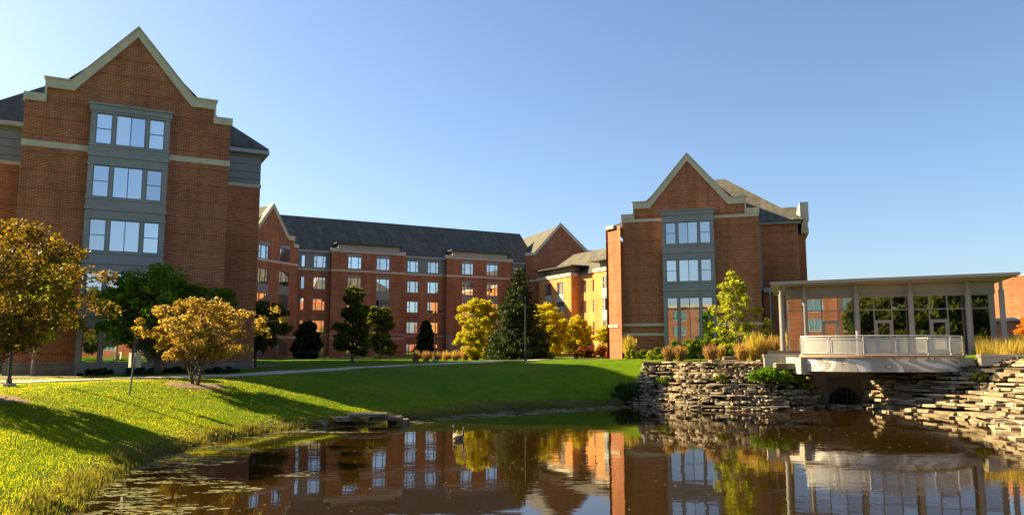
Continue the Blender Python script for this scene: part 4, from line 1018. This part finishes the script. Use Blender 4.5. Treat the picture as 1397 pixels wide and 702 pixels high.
shrub('evergreen_shrub', 'dark egg shaped evergreen against the centre hall, left of the slim trunked trees', 'evergreen', -28.6, 108, 5.4, 2.1, 1.9, 7000, .24, L['dark'], 31, shape=egg, lump=.32)
shrub('evergreen_shrub', 'dark pointed evergreen against the centre hall beside the thin lamp post', 'evergreen', -12.9, 116, 5.6, 1.9, 1.7, 6500, .25, L['dark'], 32, shape=cone, lump=.34)
shrub('evergreen_shrub', 'dark narrow pointed evergreen in the shaded corner of the sunlit brick hall', 'evergreen', 10.2, 112, 5.6, 1.2, 1.1, 3500, .22, L['dark'], 33, shape=cone, lump=.5)
shrub('evergreen_shrub', 'low dark shrub under the green tree beside the left hall', 'shrub', -21.6, 59.5, 1.9, 1.6, 1.2, 4500, .12, L['cover'], 34)
rd = lambda t: math.sqrt(max(0, 1-(1.9*t-.9)**2))**.8
tree('yellow_tree', 'bright yellow leaved tree immediately left of the tall spruce', 'tree', -3.5, 80, 6.1, .5, 2.3, 2.1, 120, 20000, .125, L['yellow'], 'bark_pale', tr=.11, seed=41, cl_r=.52, prof=rd)
tree('yellow_tree', 'yellow green tree immediately right of the tall spruce', 'tree', 3.6, 84, 5.6, .6, 2.4, 2.1, 110, 17000, .13, L['yellow'], tr=.11, seed=42, cl_r=.52, prof=rd)
tree('yellow_tree', 'small yellow tree in front of the shaded corner of the sunlit brick hall', 'tree', 7.1, 87, 4.3, .8, 2.1, 1.9, 90, 13000, .13, L['yellow'], tr=.10, seed=43, cl_r=.48, prof=rd)
tree('yellow_tree', 'small yellow tree beside the left edge of the right gabled hall', 'tree', 11.3, 89, 3.4, .3, 1.7, 1.4, 80, 11000, .13, L['yellow'], tr=.09, seed=44, cl_r=.45, prof=rd)
tree('young_tree', 'airy multi stemmed yellow green tree in front of the right gabled hall', 'tree', 16.3, 56.2, 6.3, 1.1, 2.0, 1.7, 95, 5200, .135, L['lime'], 'bark_pale', tr=.10, seed=45, cl_r=.36, stems=4, prof=lambda t: (1.0-.62*max(0, t-.25)*1.25), hollow=.1, branch_r=1.4)
tree('orange_tree', 'orange leaved shrub like tree at the right edge beside the golden grass', 'tree', 37.9, 56, 2.6, .3, 1.2, 1.0, 40, 4000, .12, L['orange'], tr=.07, seed=46, cl_r=.4)
# hedge in front of the right hall
hx = [(11.6, 61.0, .9, .85), (12.9, 60.6, 1.45, .95), (14.0, 60.2, 1.55, 1.0), (15.1, 59.9, 1.7, 1.0), (16.2, 59.4, 1.55, 1.0), (17.3, 59.1, 1.4, .95)]
nm = ['low leftmost shrub', 'second shrub from the left', 'third shrub from the left', 'fourth and tallest shrub', 'fifth shrub from the left', 'rightmost shrub behind the multi stemmed tree']
for i, (x, y, h, r_) in enumerate(hx): shrub('hedge_shrub', nm[i]+' in the rounded hedge below the right hall bay', 'shrub', x, y, h, r_, .8, 3000, .10, L['hedge'], 50+i, 'rounded shrubs below the right hall bay')
lx = [(9.6, 63.0), (10.5, 62.4), (11.2, 61.6)]
nm = ['beside the pale grass tuft', 'between two others', 'nearest the tall hedge']
for i, (x, y) in enumerate(lx): shrub('low_shrub', 'low yellowish shrub at the left corner of the right hall, '+nm[i], 'shrub', x, y, .75, .6, .5, 1500, .09, L['lime'] if i != 1 else L['hedge'], 60+i, 'low shrubs at the corner of the right hall')
nm = ['leftmost', 'middle', 'rightmost']
for i, x in enumerate((7.2, 8.9, 10.3)): shrub('rose_bush', nm[i]+' of the three red flowering bushes in front of the sunlit brick hall', 'rose bush', x, 77-.8*i, 1.25, 1.1, .8, 2600, .12, L['rose'], 64+i, 'red flowering bushes by the path')
shrub('juniper', 'bright green juniper spilling over the left rock bank', 'juniper', 15.2, 45.0, .75, 1.75, .75, 6000, .07, L['juniper'], 70, zb=1.75, lump=.4)
shrub('juniper', 'dark green juniper hanging down to the water left of the rock bank', 'juniper', 7.3, 48.9, .95, 1.25, .9, 5000, .085, L['juniper_dk'], 71, zb=.45, lump=.45)
shrub('juniper', 'small dark shrub beside the pavilion steps', 'shrub', 18.6, 50.5, 1.9, 1.0, .8, 2600, .11, L['olive'], 73, lump=.4)
for i, (x, y) in enumerate([(-24.6, 46.2), (-22.6, 47.3), (-20.4, 48.3), (-18.4, 49.5)]):
    tag(shrub('groundcover', None, None, x, y, .4, 1.4, .5, 1600, .08, L['cover'], 80+i, lump=.5), ['leftmost', 'second from left', 'third from left', 'rightmost'][i]+' low green planting at the foot of the left hall bay', 'plants', 'low planting below the left hall bay')

# ornamental grasses
def grass_mesh(name, cx, cy, z, rx, h, n, mat, parent, seed, plume=True, wd=.012, lean=.35):
    r = np.random.default_rng(seed); a = r.uniform(0, 6.28, n); q = np.sqrt(r.uniform(0, 1, n))*rx*.22
    bx = cx+q*np.cos(a); by = cy+q*np.sin(a); hh = h*r.uniform(.4, 1.1, n)*(1.08-.35*(q/(rx*.22))**2); ln = lean*1.15*hh*r.uniform(.1, 1, n)*(q/(rx*.22)+.25)
    b = a+r.normal(0, .5, n); tx = bx+ln*np.cos(b); ty = by+ln*np.sin(b); w_ = wd*r.uniform(.7, 1.5, n); ph = r.uniform(0, 3.14, n)
    ux, uy = np.cos(ph)*w_, np.sin(ph)*w_; bz = np.full(n, z); mx, my = bx*.6+tx*.4, by*.6+ty*.4
    V = np.stack([np.stack([bx-ux, by-uy, bz], 1), np.stack([bx+ux, by+uy, bz], 1), np.stack([mx+ux*1.1, my+uy*1.1, bz+hh*.6], 1), np.stack([mx-ux*1.1, my-uy*1.1, bz+hh*.6], 1),
                  np.stack([tx+ux*1.6, ty+uy*1.6, bz+hh*.82], 1), np.stack([tx-ux*1.6, ty-uy*1.6, bz+hh*.82], 1), np.stack([tx+ux*.3, ty+uy*.3, bz+hh], 1), np.stack([tx-ux*.3, ty-uy*.3, bz+hh], 1)], 1).reshape(-1, 3)
    i = np.arange(n)[:, None]*8; F = np.concatenate([i+np.array([[0, 1, 2, 3]]), i+np.array([[3, 2, 4, 5]]), i+np.array([[5, 4, 6, 7]])])
    return np_mesh(name, V-np.array(wloc(parent)) if parent is not None else V, F, mat, parent)
def tuft(x, y, r_, h, n, mat, label, seed, group='ornamental grass tufts'):
    z = g(x, y); root = empty('ornamental_grass', (x, y, z), label, 'grass tuft', group); grass_mesh('blades', x, y, z-.03, r_*2.6, h*1.12, n, mat, root, seed, wd=.010, lean=.30); return root
tf = [(15.9, 50.6, .55, 1.6, 'gold', 'tall golden tuft at the foot of the multi stemmed tree'), (17.0, 50.4, .55, 1.4, 'dry', 'tall straw coloured tuft between two taller golden ones'),
      (17.9, 50.0, .55, 1.65, 'gold', 'tallest golden tuft beside the seat wall'), (14.9, 50.3, .4, 1.05, 'dry', 'small straw tuft at the left foot of the tall golden tufts'), (12.8, 50.0, .45, 1.05, 'brown', 'rust brown tuft left of the dark flat stone'),
      (10.7, 53.0, .42, .95, 'brown', 'leftmost short brown tuft at the top of the rock bank'), (11.7, 54.0, .4, .95, 'brown', 'short brown tuft behind the rock bank near the hedge'), (14.6, 54.3, .3, .85, 'dry', 'pale tuft behind the mulch bed beneath the hedge'),
      (9.9, 65.5, .55, 1.7, 'gold', 'pale golden tuft at the left corner of the right hall'), (17.2, 49.2, .3, .7, 'brown', 'low brown tuft in front of the tallest golden tuft')]
for i, (x, y, r_, h, m, lb) in enumerate(tf): tuft(x, y, r_, h, 620, L[m], lb, 90+i)
r5 = np.random.default_rng(77)
for i in range(7):
    x = -9.6+i*.95; y = 77.5+.45*i; tuft(x, y, .5, .95 if i < 5 else 1.2, 300, L['dry'] if i > 2 else L['brown'], 'feathery grass tuft, '+['leftmost', 'second from left', 'third from left', 'middle', 'third from right', 'second from right', 'rightmost'][i]+' of the row beside the yellow tree', 120+i, 'feathery tufts in a row beside the yellow tree')
def field(name, x0, x1, y0, y1, n, h, mat, seed, label, wd=.012, cond=None, kind='stuff', cat='grass'):
    r = np.random.default_rng(seed); x = r.uniform(x0, x1, n); y = r.uniform(y0, y1, n)
    if cond is not None:
        k = cond(x, y, r); x, y = x[k], y[k]; n = len(x)
    z = gz(x, y)-.02; hh = h*r.uniform(.55, 1.1, n)*(.75+.5*vnoise(np.stack([x, y], 1), 1.1, seed)); a = r.uniform(0, 6.28, n); ln = hh*r.uniform(.05, .5, n); b = r.uniform(0, 6.28, n)
    ux, uy = np.cos(a)*wd, np.sin(a)*wd; tx, ty = x+np.cos(b)*ln, y+np.sin(b)*ln
    V = np.stack([np.stack([x-ux, y-uy, z], 1), np.stack([x+ux, y+uy, z], 1), np.stack([tx, ty, z+hh], 1)], 1).reshape(-1, 3)
    o = np_mesh(name, V, np.arange(3*n).reshape(n, 3), mat); return tag(o, label, cat, kind=kind)
field('golden_grass', 25.5, 40, 42.3, 52, 26000, 1.15, L['gold'], 5, 'field of golden feathery grass right of the pavilion', .014, cond=lambda x, y, r: ((x-23.83)*.342+(y-46)*.94 < -.4) & ((x-23.83)*.94-(y-46)*.342 > 3) | ((x-23.83)*.94-(y-46)*.342 > 5.8))
L['blade'] = m_leaf('lawn_blades', [(.20, .24, .006), (.28, .30, .008), (.36, .35, .012), (.24, .27, .008)], .68, .6)
L['weed'] = m_leaf('bank_weeds', [(.12, .14, .02), (.17, .17, .03), (.24, .19, .06), (.10, .13, .018)], .4, .7)
def lawn_cond(x, y, r):
    P = np.stack([x, y], 1); d = pond_sd(P); a = np.abs(x)/np.maximum(y, 1)
    return (d > .1) & (a < .75) & (x < 8) & (r.uniform(0, 1, len(x)) < np.clip(26/np.maximum(np.hypot(x, y), 1), .15, 1)**1.6)
field('lawn_grass', -26, 8, 8, 44, 640000, .065, L['blade'], 6, 'short mown grass of the lawn around the pond', .010, cond=lawn_cond)
def bank_cond(x, y, r):
    P = np.stack([x, y], 1); d = pond_sd(P); return (d > -.12) & (d < .1+1.1*vnoise(P, 1.6, 9)) & (vnoise(P, .7, 12) > .3) & (x < 7.4)
field('bank_weeds', -14, 8, 8, 50, 300000, .21, L['weed'], 8, 'rough weeds and dry grass along the water edge of the lawn', .016, cond=bank_cond)
def bank_cond2(x, y, r):
    P = np.stack([x, y], 1); d = pond_sd(P); return (d > .35) & (d < 3) & (vnoise(P, 1.0, 4) > .55) & (x < 7.4)
field('bank_weeds', -15, 8, 8, 50, 60000, .12, L['blade'], 9, 'longer unmown grass above the water edge', .014, cond=bank_cond2)

# ================================================================= FLOATING PLANTS
def mats():
    r = np.random.default_rng(3); V = []; F = []; n = 0
    def inw(x, y): return pond_sd(np.array([[x, y]]))[0] < -.05
    M['scum'] = m_leaf('floating_duckweed', [(.13, .13, .05), (.18, .17, .07), (.26, .25, .13), (.10, .12, .03), (.17, .14, .07)], 0.0, .4)
    def disc(x, y, rad, asp=1):
        nonlocal n
        k = 7; a = np.linspace(0, 2*math.pi, k, endpoint=False)+r.uniform(0, 1); rr = rad*r.uniform(.55, 1.25, k)
        V.extend([(x+q*math.cos(t)*asp, y+q*math.sin(t), ZW+.006+r.uniform(0, .004)) for t, q in zip(a, rr)]); F.append(tuple(range(n, n+k))); n += k
    c = 0
    P = np.stack([r.uniform(-13, 7, 150000), r.uniform(9, 48, 150000)], 1); d = -pond_sd(P); nz = vnoise(P*np.array([.55, 1]), 1.0, 2)*.6+vnoise(P, 3.2, 5)*.4
    W = np.interp(P[:, 1], [9, 16, 22, 28, 33, 36, 42, 48], [1.6, 2.4, 4.2, 4.0, 2.8, 1.4, 2.2, 2.2])
    u = d/W; far = (P[:, 1] > 37.5) & (P[:, 0] < 6.2); keep = (d > .02) & (u < 1.25) & (nz > .28+.42*np.clip(u, 0, 1.3)-.22*far) & (vnoise(P*np.array([.5, 1.5]), .5, 8) > .36) & (vnoise(P*np.array([.6, 1.6]), .16, 18) > .4)
    for x, y in P[keep]: disc(x, y, r.uniform(.008, .045), 2.3)
    P = np.stack([r.uniform(-8, 17, 2600), r.uniform(9, 44, 2600)], 1); d = -pond_sd(P)
    for (x, y), dd in zip(P, d):
        if dd > .3 and r.uniform() < .32: disc(x, y, r.uniform(.008, .03), 1.3)
    me = bpy.data.meshes.new('floating_duckweed'); me.from_pydata(V, [], F); me.materials.append(M['scum']); tag(new_obj('floating_duckweed', me), 'patchy mats of duckweed and algae floating along the left shore', 'duckweed', kind='stuff')
mats()

# ================================================================= LAMPS, SIGN, SMALL THINGS
def lamp(x, y, h, label, head, rz=0, plinth=True):
    z = g(x, y); root = empty('lamp_post', (x, y, z), label, 'lamp post', 'lamp posts along the path')
    p = MB(); p.tube([(x, y, z+.12), (x, y, z+h)], [.075, .05], 10); p.tube([(x, y, z+.1), (x, y, z+.32)], [.13, .10], 10); p.build('pole', M['metal_dk'], root)
    b = MB(); b.tube([(x, y, z-.2), (x, y, z+.12)], .26, 14); b.build('base', M['concrete'], root)
    ca, sa = math.cos(rz), math.sin(rz)
    for hd in head:
        q = MB(); q.tube([(x, y, z+h-.15), (x+ca*hd*.3, y+sa*hd*.3, z+h-.12)], .025, 6); fr = Fr((x+ca*hd*.5, y+sa*hd*.5), math.degrees(rz)); q.box(fr, -.24, .24, -.2, .2, z+h-.2, z+h-.02); q.box(fr, -.18, .18, -.15, .15, z+h-.24, z+h-.2)
        q.build('lamp_head', M['metal_dk'], root)
lamp(-21.44, 33.21, 5.3, 'lamp post with its head hidden in the bronze tree at far left', [1])
lamp(1.1, 63.4, 5.35, 'tall lamp post in front of the spruce', [-1])
lamp(-7.5, 75.4, 4.9, 'thin lamp post in front of the centre hall, beside the pointed evergreen', [1, -1])
lamp(-22.1, 48.2, 5.2, 'lamp post behind the green tree at the left hall bay', [1])
def sign():
    x, y = -16.0, 32.6; z = g(x, y); root = empty('leaning_sign', (x, y, z), 'leaning dark post with two small tan sign plates seen edge-wise on the lawn', 'sign')
    p = MB(); T = (x+.17, y, z+1.78); p.tube([(x, y, z-.2), T], .035, 4); p.build('post', M['metal_dk'], root)
    M['tan'] = m_plain('tan_sign_back', (.42, .35, .25), .6, .1)
    for sg in (-1, 1):
        q = MB(); fr = Fr((x+.15+sg*.17, y-.03), 40*sg); q.box(fr, -.12, .12, -.008, .008, z+1.18, z+1.78); q.build('sign_plate', M['tan'], root)
sign()
def bollard(x, y, h, label):
    z = g(x, y); root = empty('path_light', (x, y, z), label, 'light'); b = MB(); b.tube([(x, y, z-.05), (x, y, z+h*.7)], .05, 8); b.build('post', M['metal_dk'], root)
    b = MB(); b.tube([(x, y, z+h*.7), (x, y, z+h)], [.1, .16], 10); b.build('lamp_head', M['metal_dk'], root)
bollard(12.75, 52.6, .5, 'small dark ground light at the edge of the mulch bed')
bollard(32.2, 53.2, 1.9, 'slim dark light post in the golden grass right of the pavilion')
# geese: one lofted body each
def goose(x, y, rz, s, label):
    root = empty('canada_goose', (x, y, ZW), label, 'goose', 'geese on the pond'); root.scale = (s, s, s); root.rotation_euler = (0, 0, rz)
    secs = [(-.36, .10, .015, .01), (-.28, .11, .06, .04), (-.15, .09, .12, .10), (0, .075, .145, .125), (.13, .08, .125, .12), (.21, .11, .085, .09), (.245, .17, .048, .055), (.255, .26, .032, .034), (.26, .36, .028, .028), (.272, .43, .032, .03), (.30, .465, .042, .038), (.345, .46, .032, .028), (.385, .448, .015, .012), (.42, .442, .006, .004)]
    v = []; f = []; k = 12; mi = []
    for i, (px, pz, ry, rz_) in enumerate(secs):
        a0, a1 = secs[max(0, i-1)], secs[min(len(secs)-1, i+1)]; t = Vector((a1[0]-a0[0], 0, a1[1]-a0[1])).normalized(); u = Vector((-t.z, 0, t.x))
        for j in range(k):
            a = 2*math.pi*j/k; p = Vector((px, 0, pz))+Vector((0, 1, 0))*ry*math.cos(a)+u*rz_*math.sin(a); v.append(tuple(p))
    for i in range(len(secs)-1):
        for j in range(k):
            f.append((i*k+j, i*k+(j+1) % k, (i+1)*k+(j+1) % k, (i+1)*k+j)); z = secs[i][1]; up = math.sin(2*math.pi*(j+.5)/k)
            mi.append(2 if i == 0 or (i < 2 and up < .2) else (1 if (i >= 10 and up < -.1 and i < 11) else (0 if i >= 5 else (2 if up < -.3 or (i == 4 and up < .5) else 3))))
    f.append(tuple(range(k))); mi.append(3); f.append(tuple((len(secs)-1)*k+j for j in range(k))[::-1]); mi.append(0)
    me = bpy.data.meshes.new('body'); me.from_pydata(v, [], f)
    for m in ('gblack', 'gwhite', 'gpale', 'gbrown'): me.materials.append(M[m])
    for p, m in zip(me.polygons, mi): p.material_index = m; p.use_smooth = True
    b = new_obj('body', me, root); sd = b.modifiers.new('s', 'SUBSURF'); sd.levels = 1; sd.render_levels = 1
M['gblack'] = m_plain('goose_black', (.012, .011, .011), .6); M['gwhite'] = m_plain('goose_white', (.7, .68, .62), .7); M['gpale'] = m_plain('goose_pale_breast', (.42, .34, .25), .8); M['gbrown'] = m_plain('goose_brown_wing', (.15, .105, .07), .8, .35, 14)
goose(-2.10, 29.9, R(118), .95, 'goose with lit pale breast floating behind the other goose'); goose(-1.98, 29.3, R(52), .95, 'goose in front with its dark neck at the right')
# far brick building at the right edge
def far_right():
    fr = Fr((45.5, 79.5), -62); root = empty('brick_building', (47, 77, 3), 'plain sunlit orange brick building at the right edge beyond the pavilion', 'building')
    b = MB(); b.box(fr, -.5, 16, 0, 18, 2, 10.6); b.build('wall', M['brick'], root); c = MB(); c.box(fr, -.6, 16.1, -.1, 18.1, 10.6, 10.75); c.build('roof_edge', M['stone'], root)
    l = MB(); l.box(fr, -.45, 16, -1.4, -.05, 2.5, 6.3); l.build('lower_storey', M['brick'], root); l = MB(); l.box(fr, -.6, 16.1, -1.6, -.05, 6.3, 6.6); l.build('lower_roof', M['clad_lt'], root)
far_right()
# what the windows and the water mirror: the other side of the pond, behind the viewer
def across():
    root = empty('brick_building', (5, -62, 2), 'long brick building across the path behind the viewer, mirrored in the windows', 'building')
    fr = Fr((60, -58), 180); b = MB(); ops = []
    for k in range(14):
        for z in (3.5, 7.3, 11.1): ops.append(window(root, fr, 5+7*k, 8.6+7*k, z, z+2.5, 'quad', fm='frame_lt', gm='teal'))
    b.wall(fr, 0, 104, 1.5, 14.5, ops); b.box(fr, 0, 104, .3, 16, 1.5, 14.4); b.build('wall', M['brick'], root)
    c = MB(); c.box(fr, -.2, 104.2, -.3, 16, 14.5, 15.2); c.build('roof_edge', M['stone'], root)
M['teal'] = m_glass('teal_glass', .3, (.03, .16, .14), False)
across()
for i, (x, y, h) in enumerate([(16, -16, 11), (22, -22, 12), (31, -20, 10), (40, -26, 13), (3, -24, 9), (-16, -26, 10), (10, -19, 10), (27, -14, 9)]):
    tree('shade_tree', 'tree behind the viewer, '+['nearest the pond', 'second back', 'rounded', 'tallest', 'beside the path', 'leftmost', 'slender', 'low'][i]+', mirrored in the glass', 'tree', x, y, h, 1.6, 4.2, 4, 80, 9000, .42, [L['olive'], L['green'], L['olive'], L['lime']][i % 4], tr=.22, seed=200+i, cl_r=1.2, group='trees behind the viewer')

# fallen leaves on the lawn
def fallen():
    r = np.random.default_rng(44); C = []
    for cx, cy, sp, n in ((-15.08, 37.2, 2.6, 900), (-18.5, 27.0, 3.2, 1100), (-12, 34, 5, 500), (-2, 60, 12, 700)):
        x = cx+r.normal(0, sp, n); y = cy+r.normal(0, sp*.8, n); k = pond_sd(np.stack([x, y], 1)) > .3; x, y = x[k], y[k]; C.append(np.stack([x, y, gz(x, y)+.05], 1))
    C = np.concatenate(C); n = len(C); a = r.uniform(0, 6.28, n); s_ = r.uniform(.03, .07, n)
    d = np.stack([np.cos(a)*s_, np.sin(a)*s_, r.normal(0, .012, n)], 1); e = np.stack([-np.sin(a)*s_*.6, np.cos(a)*s_*.6, r.normal(0, .012, n)], 1)
    V = np.stack([C-d, C+e, C+d, C-e], 1).reshape(-1, 3); o = np_mesh('fallen_leaves', V, np.arange(4*n).reshape(n, 4), L['bronze']); tag(o, 'bronze leaves fallen on the lawn', 'leaves', kind='stuff')
fallen()

for i, (x, y, z, h, w_, lb) in enumerate([(9.3, 48.2, 1.5, .4, .6, 'small green plant rooted high in the left rock bank near the lawn'), (12.3, 45.7, 1.75, .35, .5, 'small weed growing from a ledge in the middle of the left rock bank'),
        (17.0, 45.3, 1.2, .35, .45, 'small weed at the culvert end of the left rock bank'), (24.6, 41.0, 1.9, .4, .6, 'low plant between the ledges right of the deck'), (25.6, 36.2, 2.3, .45, .7, 'low plant on the upper ledges near the right edge')]):
    shrub('rock_plant', lb, 'plant', x, y, h, w_, w_*.6, 900, .06, L['hedge'] if i % 2 else L['juniper'], 300+i, zb=z, lump=.5)
